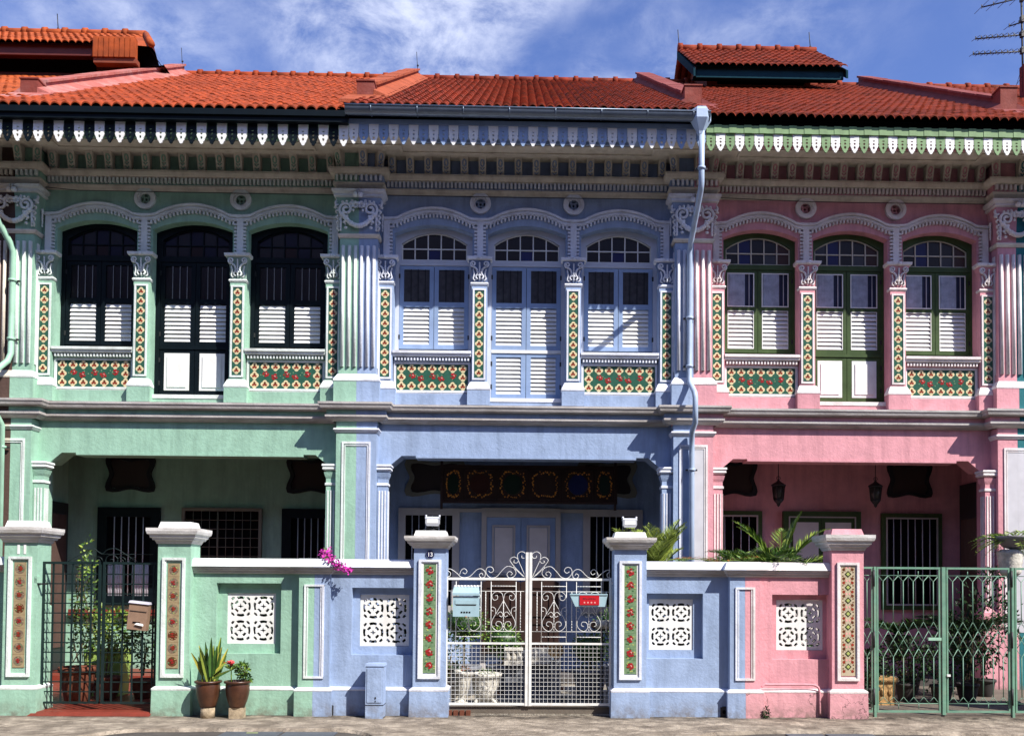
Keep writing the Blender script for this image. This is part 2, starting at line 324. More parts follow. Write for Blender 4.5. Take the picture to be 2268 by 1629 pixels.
def text_mb(mb, body, cx, y, cz, size, m, depth=0.006, bold=0.0):
    cu = bpy.data.curves.new('t', 'FONT'); cu.body = body; cu.size = size; cu.extrude = depth; cu.align_x = 'CENTER'; cu.align_y = 'CENTER'; cu.offset = bold
    to = bpy.data.objects.new('t', cu); COL.objects.link(to)
    me = bpy.data.meshes.new_from_object(to.evaluated_get(bpy.context.evaluated_depsgraph_get()))
    mb.add([(cx+v.co.x, y-v.co.z, cz+v.co.y) for v in me.vertices], [tuple(p.vertices) for p in me.polygons], m)
    bpy.data.objects.remove(to); bpy.data.curves.remove(cu); bpy.data.meshes.remove(me)
def disc(cx, cz, r, n=12, a0=0, sq=1.0): return [(cx+r*math.cos(a0+2*PI*i/n), cz+r*sq*math.sin(a0+2*PI*i/n)) for i in range(n)]
def flat(mb, pts, y, m): mb.poly([(p[0], y, p[1]) for p in pts], m)
# ------------------------------------------------------------------ tile designs (relief on a tile face at y, facing -y)
def quatrefoil_tile(mb, cx, cz, s, y):
    r = s*0.27
    for a, b in ((1, 0), (-1, 0), (0, 1), (0, -1)): flat(mb, disc(cx+a*s*0.20, cz+b*s*0.20, s*0.215, 12), y-0.0012-0.0003*(a+2*b+3), TC)
    flat(mb, disc(cx, cz, s*0.27, 12), y-0.0035, TC)
    for i in range(3):
        a = PI/2+i*2*PI/3; flat(mb, disc(cx+math.cos(a)*s*0.13, cz+math.sin(a)*s*0.13, s*0.115, 8), y-0.0045-0.0004*i, TR if i else TB)
    flat(mb, disc(cx, cz-s*0.02, s*0.05, 6), y-0.0065, TB)
def rose(mb, cx, cz, s, y, mats=(TRR, TP, TR), seed=0):
    rd = random.Random(seed)
    for i in range(6):
        a = i*2*PI/6+rd.random()*.7; q = s*(.15+.07*rd.random()); flat(mb, disc(cx+math.cos(a)*q, cz+math.sin(a)*q*1.1, s*rd.uniform(.09, .15), 6, a, .75), y-0.002-0.0004*i, mats[0] if i % 3 else mats[2])
    flat(mb, disc(cx+s*0.05, cz+s*0.04, s*0.085, 7), y-0.0048, mats[1]); flat(mb, disc(cx+s*.01, cz, s*0.075, 7), y-0.0054, mats[0]); flat(mb, disc(cx-s*.02, cz-s*.02, s*0.04, 6), y-0.0060, mats[2])
def tile_strip(mb, cx, z0, z1, w, y, n):
    mb.box(cx-w/2, cx+w/2, y, y+0.01, z0, z1, TG); s = (z1-z0)/n
    for i in range(n): quatrefoil_tile(mb, cx, z0+s*(i+0.5), min(s, w*1.08), y)
def tile_panel(mb, x0, x1, z0, z1, y):
    mb.box(x0, x1, y, y+0.01, z0, z1, TG); nx, nz = 7, 3; sx = (x1-x0)/nx; sz = (z1-z0)/nz
    for i in range(nx):
        for j in range(nz):
            cx, cz = x0+sx*(i+0.5), z0+sz*(j+0.5)
            if j == 1 and 0 < i < nx-1:
                rose(mb, cx+(0.01 if i % 2 else -0.02), cz+(0.02 if i % 2 else -0.02), sx*1.05, y, seed=i)
                for k in range(3): flat(mb, disc(cx+random.uniform(-.5, .5)*sx, cz+random.uniform(-.4, .4)*sz, sx*0.07, 5), y-0.0012-k*0.0002, TLG)
            else: quatrefoil_tile(mb, cx, cz, sx, y)
# ------------------------------------------------------------------ roof tiles
def tiled_slope(mb, x0, x1, ya, za, yb, zb, mat, pitch=0.13, course=0.30, amp=0.046, lip=True, ns=6, cut=None, rel=1.0):
    W = x1-x0; nw = max(1, round(W/pitch)); nx = nw*ns; L = math.hypot(yb-ya, zb-za); nc = max(1, round(L/course))
    uy, uz = (yb-ya)/L, (zb-za)/L; ny, nz = -uz, uy
    rows = []
    for c in range(nc): rows += [(c/nc, 0.022*rel), ((c+0.5)/nc, 0.012*rel), ((c+0.985)/nc, 0.0)]
    vs = []; sd = random.Random(5)
    jit = [[sd.uniform(-0.005, 0.005) for _ in range(nw+1)] for _ in range(nc)]
    for ri, (t, h) in enumerate(rows):
        for i in range(nx+1):
            ph = (i % ns)/ns; w = abs(math.sin(ph*PI))**0.75
            k = h+amp*w+jit[ri//3][min(nw, i//ns)]
            d = t*L
            vs.append((x0+W*i/nx, ya+uy*d+ny*k, za+uz*d+nz*k))
    n = nx+1; fs = [(r*n+i, r*n+i+1, (r+1)*n+i+1, (r+1)*n+i) for r in range(len(rows)-1) for i in range(nx)]
    mb.add(vs, fs, mat, False)
    if lip:
        lo = []
        for i in range(n): p = vs[i]; lo.append(p)
        for i in range(n): p = vs[i]; lo.append((p[0], p[1]+0.004, p[2]-0.02))
        mb.add(lo, [(i, n+i, n+i+1, i+1) for i in range(nx)], mat)
def ridge_tiles(mb, x0, x1, y, z, mat, r=0.085, sp=0.43):
    n = max(1, round((x1-x0)/sp)); d = (x1-x0)/n
    for i in range(n):
        a = x0+i*d; mb.tube([(a, y, z), (a+d-0.001, y, z)], r, mat, 10)
        mb.tube([(a-0.05, y, z+0.008), (a+0.05, y, z+0.008)], r*1.28, mat, 10)
# ------------------------------------------------------------------ house
EY, RY, RZ = -1.25, 6.0, 12.90        # eave y, ridge y (local), ridge z
def dentils(mb, x0, x1, y, d, z0, z1, w, sp, m):
    n = max(1, int((x1-x0)/sp)); st = (x1-x0)/n
    for i in range(n): a = x0+st*(i+0.5); mb.box(a-w/2, a+w/2, y-d, y+0.005, z0, z1, m)
def house(tagk, x0, x1, C):
    xc = (x0+x1)/2; w = (x1-x0)/2; k = w/2.6
    H = thing('terrace_house', C['label'], 'house', (xc, 3.2, 0), 'shophouses in the terrace'); wall, wh = C['wall'], C['white']
    cc = [-2.2*k, -0.735*k, 0.735*k, 2.2*k]; cw = 0.12
    zt = C['zt']
    # ---- upper wall with arched openings
    mb = MB()
    arc = lambda x, hw, zs, r: zs + r*(1-(x/hw)**2)
    edges = [-w+0.001] + [e for c in cc for e in (c-cw, c+cw)] + [w-0.001]
    zb, ztop = 4.36, 8.27
    segs = [(edges[0], edges[2]), (edges[3], edges[4]), (edges[5], edges[6]), (edges[7], edges[9] if len(edges) > 9 else edges[-1])]
    segs = [(-w+0.001, cc[0]+cw), (cc[1]-cw, cc[1]+cw), (cc[2]-cw, cc[2]+cw), (cc[3]-cw, w-0.001)]
    out = [(-w+0.001, zb), (w-0.001, zb), (w-0.001, ztop), (-w+0.001, ztop)]; holes = []
    for i in range(3):
        a, b = cc[i]+cw, cc[i+1]-cw; xm = (a+b)/2; hw = (b-a)/2; base = 5.2 if i != 1 else 4.50
        holes.append([(a, base), (b, base)] + [(xm+hw*math.cos(PI*t/14)*0.9999, 0) for t in range(0)] +
                     [(b-(b-a)*t/14, arc(b-(b-a)*t/14-xm, hw, 7.10, 0.135)) for t in range(15)])
    vents = (-0.735*k, 0.735*k)
    for v in vents: holes.append(disc(v, 7.575, 0.098, 20))
    mb.ext(out, holes, 0.0, 0.30, wall)
    obj('upper_wall', mb, H)
    # dark room behind
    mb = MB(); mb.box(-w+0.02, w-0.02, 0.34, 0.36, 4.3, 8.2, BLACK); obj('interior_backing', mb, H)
    # ---- arch mouldings
    mb = MB(); hwv = 0.048
    for c in cc:
        mb.box(c-hwv, c+hwv, -0.045, 0.0, 6.69, 7.215, wh)
    for i in range(3):
        a, b = cc[i]+hwv, cc[i+1]-hwv; xm = (a+b)/2; hw = (b-a)/2; n = 22; up_ = []; lo_ = []
        for t in range(n+1):
            x = a+(b-a)*t/n; u = (x-xm)/hw; z = 7.315+0.170*max(0, 1-(u/0.85)**2); up_.append((x, z)); lo_.append((x, z-0.085))
        mb.ext(up_+lo_[::-1], [], -0.045, 0.0, wh)
        mb.ext([(p[0], p[1]+0.012) for p in up_]+[(p[0], p[1]-0.022) for p in up_[::-1]], [], -0.072, -0.0455, wh); mb.ext([(p[0], p[1]-0.05) for p in up_]+[(p[0], p[1]-0.068) for p in up_[::-1]], [], -0.058, -0.0455, wh)
        m_ = 24
        for t in range(1, m_):
            x = a+(b-a)*t/m_; u = (x-xm)/hw; z = 7.315+0.170*max(0, 1-(u/0.85)**2)-0.085
            if abs(u) < 0.92: mb.box(x-0.0135, x+0.0135, -0.045, 0.004, z-0.050, z+0.006, wh)
        for q in range(9):
            z = 6.72+q*0.056
            mb.box(a-0.004, a+0.042, -0.038, 0.004, z, z+0.030, wh); mb.box(b-0.042, b+0.004, -0.038, 0.004, z, z+0.030, wh)
    for c in (cc[0], cc[1], cc[2], cc[3]): mb.box(c-hwv, c+hwv, -0.046, 0.0, 7.2155, 7.318, wh); mb.box(c-hwv-.01, c+hwv+.01, -0.0655, -0.0465, 7.285, 7.327, wh)
    obj('arch_moulding', mb, H)
    # ---- round vents
    mb = MB()
    mb.ext(disc(0, 0, 0.165, 28), [disc(0, 0, 0.115, 28)], -0.05, 0.0, wh); mb.ext(disc(0, 0, 0.128, 24), [disc(0, 0, 0.082, 24)], -0.030, 0.0, wh)
    mb.ext(disc(0, 0, 0.097, 20), [disc(0, 0, 0.026, 4), *[[(math.cos(a+d)*r, math.sin(a+d)*r) for r, d in ((.05, -.45), (.08, -.42), (.08, .42), (.05, .45))] for a in (0, PI/2, PI, 3*PI/2)]], 0.02, 0.05, wall)
    v0 = obj('round_vent', mb, H, (vents[0], 0, 7.575)); clone(v0, H, (vents[1], 0, 7.575))
    # ---- tiled columns with capitals
    mb = MB(); yb = -0.10
    mb.box(-cw, cw, yb, 0.0, 4.56, 6.25, wall)
    mb.sweep([(0.0, 4.73), (0.012, 4.725), (0.055, 4.615), (0.055, 4.364), (0, 4.364)], [(-cw, 0.004), (-cw, yb), (cw, yb), (cw, 0.004)], wall)
    mb.sweep([(0.0, 4.735), (0.016, 4.728), (0.062, 4.625), (0.060, 4.600), (0, 4.600)], [(-cw, 0.003), (-cw, yb), (cw, yb), (cw, 0.003)], wh)
    mb.rect_ring(-0.103, 0.103, 4.765, 6.20, 0.027, yb-0.016, yb, wh)
    col = obj('column', mb, H, (cc[0], 0, 0))
    t = MB(); tile_strip(t, 0, 4.80, 6.165, 0.142, yb-0.006, 9); obj('tile_panel', t, col)
    t = MB()
    t.sweep([(0.0, 6.30), (0.012, 6.295), (0.022, 6.275), (0.012, 6.255), (0, 6.25)], [(-cw, 0.002), (-cw, yb), (cw, yb), (cw, 0.002)], wh)
    t.sweep([(0.003, 6.301), (0.003, 6.45), (0.02, 6.56), (0.05, 6.63), (0.0, 6.635)], [(-cw, 0.001), (-cw, yb), (cw, yb), (cw, 0.001)], C['cap'])
    t.sweep([(0.045, 6.63), (0.075, 6.645), (0.08, 6.685), (0.0, 6.69)], [(-cw, 0), (-cw, yb), (cw, yb), (cw, 0)], wh)
    t.box(-cw+.001, cw-.001, yb+0.003, -0.001, 6.302, 6.687, C['cap'])
    yy = yb-0.022
    for s in (-1, 1):
        t.tube([(p[0]*s, yy-0.024, p[2]) for p in spiral(0.100, 6.575, 0.048, 0.010, -PI/2, 1.4, 0, 14)], 0.014, wh, 5)
        t.tube(crv([(s*0.095, yy-0.012, 6.535), (s*0.05, yy-0.008, 6.50), (s*0.03, yy-0.005, 6.43), (s*0.06, yy, 6.38), (s*0.035, yy, 6.34)], 4), 0.016, wh, 5)
        t.tube(crv([(s*0.10, yy+.004, 6.50), (s*0.085, yy+.006, 6.42), (s*0.10, yy+.008, 6.35), (s*0.07, yy+.006, 6.32)], 4), 0.012, wh, 5)
        for q in range(3): t.ball((s*(0.015+0.012*q), yy-0.006, 6.40+0.045*q), 0.017, wh, 6, 4)
    t.tube(crv([(0, yy-0.02, 6.60), (0, yy-.015, 6.52), (0, yy-.01, 6.40), (0, yy, 6.33)], 3), 0.013, wh, 5); t.ball((0, yb-0.09, 6.655), 0.028, wh, 7, 4, (1.3, .7, 1))
    obj('capital', t, col)
    for c in cc[1:]: clone(col, H, (c, 0, 0))
    # ---- windows
    def leaf(parent, name, s, za, zc, zd, ze, kind):
        """one shutter leaf on side s, from za up to ze; louvre/panel below zc, glass above zd"""
        m = MB(); a, b = (0.004, 0.548); fr = C['leaf']; st = 0.068 if kind != 'low' else 0.075
        X = lambda q: s*q
        def bx(p, q, y0, y1, z0, z1, mm): m.box(min(X(p), X(q)), max(X(p), X(q)), y0, y1, z0, z1, mm)
        y0, y1 = 0.0, 0.036
        bx(a, a+st, y0, y1, za, ze, fr); bx(b-st, b, y0, y1, za, ze, fr)
        bx(a+st, b-st, y0+.001, y1, za, za+0.07, fr); bx(a+st, b-st, y0+.001, y1, ze-0.055, ze, fr)
        lz0, lz1 = za+0.07, (zc if kind != 'low' else ze-0.055)
        if kind != 'low':
            bx(a+st, b-st, y0+.001, y1, zc, zd, fr)
        if C['low'] == 'panel' and kind == 'low':
            bx(a+st, b-st, y0-0.004, y1, lz0, lz1, PAINTW); bx(a+st+0.05, b-st-0.05, y0-0.016, y0-0.003, lz0+0.05, lz1-0.05, PAINTW)
        else:
            n = 9 if kind != 'low' else 9; h = (lz1-lz0)/n
            for i in range(n):
                z = lz0+h*i; p, q = sorted((X(a+st), X(b-st))); dj = random.uniform(-.004, .004)
                m.add([(p, 0.002, z+0.001), (q, 0.002, z+0.001), (q, 0.030, z+h*0.93+dj), (p, 0.030, z+h*0.93+dj), (p, 0.008, z-0.004), (q, 0.008, z-0.004), (q, 0.036, z+h*0.9+dj), (p, 0.036, z+h*0.9+dj)],
                      [(0, 1, 2, 3), (4, 7, 6, 5), (0, 4, 5, 1), (3, 2, 6, 7)], PAINTW)
            bx(a+st, b-st, 0.037, 0.04, lz0, lz1, BLACK)
            if C['bead']: 
                m.rect_ring(*sorted((X(a+st-.006), X(b-st+.006))), lz0-.006, lz1+.006, .010, -.004, .0015, PAINTW)
        if kind != 'low':
            p, q = sorted((X(a+st), X(b-st)))
            m.box(p, q, 0.022, 0.03, zd, ze-0.055, C['pane'][0])
            nb = 3
            if C['curtain']:
                cx0 = p+(0.0 if s < 0 else 0.0); nn = 10
                for i in range(nn):
                    u = p+(q-p)*(0.02+0.62*i/nn); m.tube([(u+.02, 0.016, zd), (u+.02, 0.016, ze-0.055)], 0.022, C['curtain'], 5, False)
            for i in range(nb):
                u = p+(q-p)*(i+1)/(nb+0.6); m.box(u-0.006, u+0.006, 0.004, 0.012, zd, ze-0.055, C['bar'])
            if C['bead']: m.rect_ring(p-0.012, q+0.012, zd-0.012, ze-0.055+0.012, 0.016, -0.006, 0.0, PAINTW)
        if kind == 'low' or True:
            hz = za+0.12
            for zz in (za+0.15, ze-0.2): bx(b-0.012, b+0.012, -0.012, 0.0, zz, zz+0.07, DARKM)
        return obj(name, m, parent)
    def window(i):
        a, b = cc[i]+cw, cc[i+1]-cw; xm = (a+b)/2; hw = (b-a)/2
        mid = i == 1; m = MB(); zb_ = 4.50 if mid else 5.2
        o = [(-hw, zb_), (hw, zb_)] + [(hw-2*hw*t/14, arc(hw-2*hw*t/14, hw, 7.10, 0.135)) for t in range(15)]
        fh = 0.52
        fan = [(-fh, 6.725), (fh, 6.725)] + [(fh-2*fh*t/12, 6.99+0.18*(1-((fh-2*fh*t/12)/fh)**2)) for t in range(13)]
        sh = [(-0.552, zb_+0.03), (0.552, zb_+0.03), (0.552, 6.64), (-0.552, 6.64)]
        m.ext(o, [fan, sh], 0.155, 0.225, C['frame'])
        m.box(-0.552, 0.552, 0.150, 0.155, 6.645, 6.68, C['frame'])
        if mid: m.box(-0.551, 0.551, 0.150, 0.215, 5.255, 5.305, C['rail'])
        W_ = obj('balcony_door' if mid else 'window', m, H, (xm, 0, 0))
        m = MB(); fx = [-fh+0.002+i_*(2*fh-0.004)/5 for i_ in range(6)]; top = lambda x: 6.99+0.18*(1-(x/fh)**2)
        for j in range(5):
            p, q = fx[j], fx[j+1]; pm = C['fan'][j % len(C['fan'])]; pm2 = C['fan'][(j*2+3) % len(C['fan'])]
            m.poly([(p, 0.205, 6.726), (q, 0.205, 6.726), (q, 0.205, 6.90), (p, 0.205, 6.90)], pm)
            m.poly([(p, 0.205, 6.90), (q, 0.205, 6.90), (q, 0.205, top(q)-.001), ((p+q)/2, 0.205, top((p+q)/2)-.001), (p, 0.205, top(p)-.001)], pm2)
        for j in range(1, 5): m.box(fx[j]-0.009, fx[j]+0.009, 0.185, 0.20, 6.727, top(fx[j])-.002, C['mullion'])
        m.box(-fh+.002, fh-.002, 0.187, 0.201, 6.905, 6.923, C['mullion'])
        rim = [(fh-2*fh*t/12, top(fh-2*fh*t/12)-.002) for t in range(13)]
        m.tube([(p[0]*.985, 0.19, p[1]-.008) for p in rim], 0.011, C['mullion'], 5); m.box(-fh+.002, fh-.002, .184, .2, 6.728, 6.745, C['mullion'])
        for s in (-1, 1): m.box(min(s*(fh-.002), s*(fh-.018)), max(s*(fh-.002), s*(fh-.018)), .184, .2, 6.745, 6.985, C['mullion'])
        obj('fanlight', m, W_)
        sc = 0.552/0.552
        for s in (-1, 1):
            L_ = leaf(W_, 'shutter', s, 5.31, 5.98, 6.06, 6.635, 'up'); L_.location = (0, 0.165, 0)
            if mid: L_ = leaf(W_, 'lower_shutter', s, 4.535, 0, 0, 5.25, 'low'); L_.location = (0, 0.165, 0)
        if not mid:
            m = MB(); L0, L1 = -hw+0.002, hw-0.002
            m.sweep([(0, 5.225), (0.125, 5.215), (0.125, 5.175), (0.105, 5.165), (0.10, 5.135), (0.04, 5.125), (0, 5.125)], [(L0, 0.15), (L0, 0), (L1, 0), (L1, .15)][1:3], wh)
            m.box(L0, L1, -0.03, 0.15, 5.203, 5.2245, wh)
            m.box(L0+.02, L1-.02, -0.045, 0.0, 5.062, 5.1245, C['wall']); dentils(m, L0+0.02, L1-0.02, -0.045, 0.035, 5.07, 5.12, 0.024, 0.048, wh)
            m.rect_ring(L0+.012, L1-.012, 4.575, 5.058, 0.035, -0.03, 0.0, wh)
            m.box(L0, L1, -0.05, 0.0, 4.364, 4.555, wall); m.sweep([(0.0, 4.575), (.05, 4.557), (0, 4.5555)], [(L0, 0), (L1, 0)], wh)
            obj('sill', m, W_)
            m = MB(); tile_panel(m, L0+.05, L1-.05, 4.612, 5.022, -0.012); obj('tile_panel', m, W_)
        else:
            m = MB(); m.box(-hw+.002, hw-.002, -0.04, 0.15, 4.44, 4.4995, wh); m.box(-hw+.002, hw-.002, -0.03, 0.0, 4.364, 4.4395, wall); obj('threshold', m, W_)
        return W_
    w0 = window(0); window(1); w2 = clone(w0, H, ((cc[2]+cc[3])/2, 0, 0))
    # ---- dentil cornice
    p_, h_ = 0.22, 0.33
    path = [(-w+.001, -p_), (-w+h_, -p_), (-w+h_, 0), (w-h_, 0), (w-h_, -p_), (w-.001, -p_)]
    mb = MB()
    mb.sweep([(0, 7.985), (0.13, 7.985), (0.135, 7.95), (0.115, 7.90), (0.07, 7.885), (0, 7.885)], path, STONE)
    mb.sweep([(0, 7.884), (0.045, 7.884), (0.045, 7.775), (0, 7.775)], path, wall)
    mb.sweep([(0, 7.774), (0.065, 7.774), (0.07, 7.745), (0.035, 7.715), (0.02, 7.700), (0, 7.70)], path, STONE)
    dentils(mb, -w+h_+.06, w-h_-.06, -0.045, 0.05, 7.800, 7.880, 0.034, 0.062, wh)
    for s in (-1, 1):
        a, b = sorted((s*(w-.01), s*(w-h_-.04))); dentils(mb, a, b, -p_-0.045, 0.05, 7.800, 7.880, 0.034, 0.062, wh)
    obj('dentil_cornice', mb, H)
    # ---- brackets + soffit
    mb = MB(); bw = 0.058
    prof = [(0, 7.99), (-0.075, 7.99), (-0.09, 8.05), (-0.11, 8.12), (-0.135, 8.19), (-0.16, 8.2545), (0, 8.2545)]
    v = [(-bw, y, z) for y, z in prof] + [(bw, y, z) for y, z in prof]; n = len(prof)
    mb.add(v, [tuple(range(n)), tuple(range(n, 2*n))[::-1]] + [(i, (i+1) % n, n+(i+1) % n, n+i) for i in range(n)], STONE)
    # ring and chevrons on the sloping face
    def onface(t):
        i = min(4, int(t*4)); i = 1+min(3, int(t*4)); u = t*4-int(min(3, t*4)); a, b = prof[i], prof[i+1]; u = min(1, max(0, u)); return (a[0]+(b[0]-a[0])*u-0.004, a[1]+(b[1]-a[1])*u)
    ring = [(0.027*math.cos(a), *onface(0.68+0.17*math.sin(a))) for a in [2*PI*i/10 for i in range(11)]]
    mb.tube(ring, 0.011, wall, 5)
    for tt in (0.18, 0.38): mb.tube([(-0.03, *onface(tt+.08)), (0, *onface(tt-.04)), (0.03, *onface(tt+.08))], 0.010, wall, 5)
    nb = 16; span = 2*(w-h_)-0.30
    b0 = obj('bracket', mb, H, (-span/2, 0, 0))
    for i in range(1, nb): clone(b0, H, (-span/2+span*i/(nb-1), 0, 0))
    for s in (-1, 1):
        c = clone(b0, H, (s*(w-h_+0.06), -p_+0.05, 0)); c.rotation_euler = (0, 0, s*0.55*-1)
    clone(b0, H, (-w+.062, -p_, 0))
    mb = MB()
    for s in (-1, 1):
        a, b = sorted((s*(w-.001), s*(w-h_))); mb.box(a, b, -p_, 0, 7.99, 8.275, wall)
    mb.box(-w+.001, w-.001, EY+0.1, 0.28, 8.28, 8.30, C['soffit'])
    path2 = [(-w+.001, -p_), (-w+h_+.02, -p_), (-w+h_+.02, 0), (w-h_-.02, 0), (w-h_-.02, -p_), (w-.001, -p_)]
    mb.sweep([(0.0, 8.2795), (0.52, 8.2795), (0.52, 8.262), (0.48, 8.25), (0.30, 8.245), (0.27, 8.256), (0, 8.256)][::-1], path2, STONE)
    mb.sweep([(0.30, 8.262), (0.30, 8.225), (0.335, 8.225), (0.335, 8.262)], path2, STONE); mb.sweep([(0.60, 8.2795), (0.60, 8.240), (0.64, 8.240), (0.64, 8.2795)], path2, wall)
    obj('soffit', mb, H)
    # ---- valance
    mb = MB(); yv = -1.15; zp, zq = C['pz']; n = C['npen']; pw = 2*w/n
    for i in range(n):
        cx = -w+pw*(i+0.5); a = pw*0.47; zl = zp-zq
        o = [(-a, zp), (-a, zp-zl*0.42), (-a*1.03, zp-zl*0.45), (-a*0.86, zp-zl*0.50), (-a*1.02, zp-zl*0.57), (-a*0.9, zp-zl*0.66), (-a*0.62, zp-zl*0.78), (-a*0.66, zp-zl*.82), (-a*0.36, zp-zl*0.90), (-a*0.30, zp-zl*0.96), (0, zq)]
        o = [(cx+x, z) for x, z in o] + [(cx-x, z) for x, z in o[-2::-1]]
        hl = [disc(cx, zp-zl*0.33, pw*0.15, 6, sq=.5), disc(cx, zp-zl*0.50, pw*0.125, 6), disc(cx, zp-zl*0.70, pw*0.125, 6, PI/6, 1.3)]
        mb.ext(o, hl, yv, yv+0.018, C['pen'][i % 2])
    obj('valance', mb, H)
    mb = MB()
    if C['fascia'] == 'navy':
        mb.box(-w+.001, w-.001, EY+0.005, yv-0.004, zp-0.005, zt-0.02, NAVY)
        mb.box(-w+.001, w-.001, EY-0.03, EY+0.004, zt-0.10, zt-0.015, NAVY)
    elif C['fascia'] == 'gutter':
        mb.box(-w+.001, w-.001, yv-0.014, yv-0.002, zp-0.02, zp+0.05, BLUEP)
        mb.box(-w+.001, w-.001, yv+.0005, yv+0.03, zp+0.002, 8.42, NAVY)
    else:
        n_ = 46; d = 2*w/n_
        for i in range(n_): a = -w+d*i; mb.box(a+0.001, a+d-0.001, yv-0.02-(0.006 if i % 2 else 0), yv-.001, zp-0.012, zp+0.10+(0.008 if i % 2 else 0), LGREEN)
        mb.box(-w+.001, w-.001, yv+.0005, yv+0.03, zp+0.105, zt+.01, BLACK)
    obj('fascia', mb, H)
    if C['fascia'] == 'gutter':
        mb = MB(); gx0, gx1 = -w-0.02, w+0.02; R = 0.095; yg = EY-0.045; zg0, zg1 = 8.40, 8.385
        seg = 12; vs = []; fs = []; rings = []
        for x, zc_ in ((gx0, zg0), (gx1, zg1)):
            for rr_ in (R, R-0.012):
                for j in range(seg+1):
                    a = PI+PI*j/seg; vs.append((x, yg+rr_*math.cos(a), zc_+rr_*math.sin(a)*1.05))
        q = seg+1
        for j in range(seg): fs += [(j, j+1, 2*q+j+1, 2*q+j), (q+j, 3*q+j, 3*q+j+1, q+j+1)]
        fs += [(0, q, 3*q, 2*q), (seg, 2*q+seg, 3*q+seg, q+seg)]
        mb.add(vs, fs, GALV, True); mb.tube([(gx0, yg-R, zg0+0.002), (gx1, yg-R, zg1+0.002)], 0.012, GALV, 6)
        for i in range(8):
            x = -w+0.35+i*0.66; mb.tube([(x, yg+R*1.04*math.cos(PI+PI*j/8), 8.393+R*1.09*math.sin(PI+PI*j/8)) for j in range(9)], 0.008, GALV, 5)
        mb.poly([(gx1, yg-R, zg1), (gx1, yg, zg1-R), (gx1, yg+R, zg1)], GALV); obj('gutter', mb, H)
    # ---- roof
    mb = MB(); pwid = 0.15
    tiled_slope(mb, -w+pwid, w-pwid, EY, zt, RY, RZ, C['roof'], C.get('pitch', .13), amp=C.get('amp', .05), rel=C.get('rel', .9))
    tiled_slope(mb, -w+.02, -w+pwid-.002, EY, zt, -0.1, zt+(RZ-zt)*(1.15/7.25), C['roof']); tiled_slope(mb, w-pwid+.002, w-.02, EY, zt, -0.1, zt+(RZ-zt)*(1.15/7.25), C['roof'])
    mb.poly([(-w+.01, EY+.03, zt-0.035), (w-.01, EY+.03, zt-0.035), (w-.01, RY, RZ-0.04), (-w+.01, RY, RZ-0.04)], BLACK)
    mb.poly([(-w+.01, RY, RZ), (w-.01, RY, RZ), (w-.01, 11.5, 9.3), (-w+.01, 11.5, 9.3)], C['roof'])
    ridge_tiles(mb, -w+pwid, w-pwid, RY, RZ+0.03, C['roof'])
    obj('roof', mb, H)
    # party parapet on the left boundary
    pm = C['par']; sl_ = (RZ-zt)/(RY-EY); zr = lambda y: zt+(y-EY)*sl_
    mb = MB(); xa, xb = -w-0.10, -w+0.16
    def slab(xa, xb, ya, yb_, off0, off1, m):
        v = [(x, y, zr(y)+o_) for o_ in (off0, off1) for y in (ya, yb_) for x in (xa, xb)]
        mb.add(v, [(0, 2, 3, 1), (4, 5, 7, 6), (0, 1, 5, 4), (2, 6, 7, 3), (0, 4, 6, 2), (1, 3, 7, 5)], m)
    slab(xa, xb, 0.25, RY+0.1, -0.3, 0.22, pm); 
    for i in range(12): slab(xa-0.03, xb+0.03, 0.25+i*0.49, 0.25+i*0.49+0.478, 0.221, 0.262+random.uniform(-.006, .008), pm)
    for s, xe in ((1, xb), (-1, xa)):     # sloping mortar flashings either side
        P = [(xe, 0.0, .16), (xe+s*0.24, 0.0, 0.055), (xe, RY, .16), (xe+s*0.24, RY, 0.055)]
        if s < 0: P = [(xe, 0.0, .16), (xe+s*0.14, 0.0, 0.055), (xe, RY, .16), (xe+s*0.14, RY, 0.055)]
        v = [(x, y, zr(y)+o_) for x, y, o_ in P]; v += [(x, y, z-0.09) for x, y, z in v]
        mb.add(v, [(0, 1, 3, 2), (0, 4, 5, 1), (1, 5, 7, 3)], pm)
    z0 = zr(0.15); hb = C.get('blk', 0.20); mb.frustum(xa-0.01, xb+0.01, 0.0, 0.249, z0-0.2, z0+hb, 0.006, PARD); mb.box(xa-.018, xb+.018, -0.01, .255, z0+hb+.001, z0+hb+0.022, PARD)
    mb.box(xa-.14, xb+.20, EY+0.35, 0.0, zr(EY+.6)-0.04, zr(EY+.9)+0.06, pm) if False else None
    v = [(xa-.16, -0.62, zr(-.62)+.05), (xb+.2, -0.62, zr(-.62)+.05), (xb+.24, 0.05, zr(.05)+.075), (xa-.14, .05, zr(.05)+.075)]; v += [(x, y, z-.05) for x, y, z in v]
    mb.add(v, [(0, 1, 2, 3), (0, 4, 5, 1), (1, 5, 6, 2), (3, 7, 4, 0)], pm)
    obj('party_parapet', mb, H)
    if C.get('rod'):
        mb = MB(); mb.tube([(-w+0.15, RY, RZ+.2), (-w+0.12, RY, RZ+0.64)], 0.007, DARKM, 5); mb.ball((-w+.15, RY, RZ+.33), .025, DARKM, 6, 4); obj('lightning_rod', mb, H)
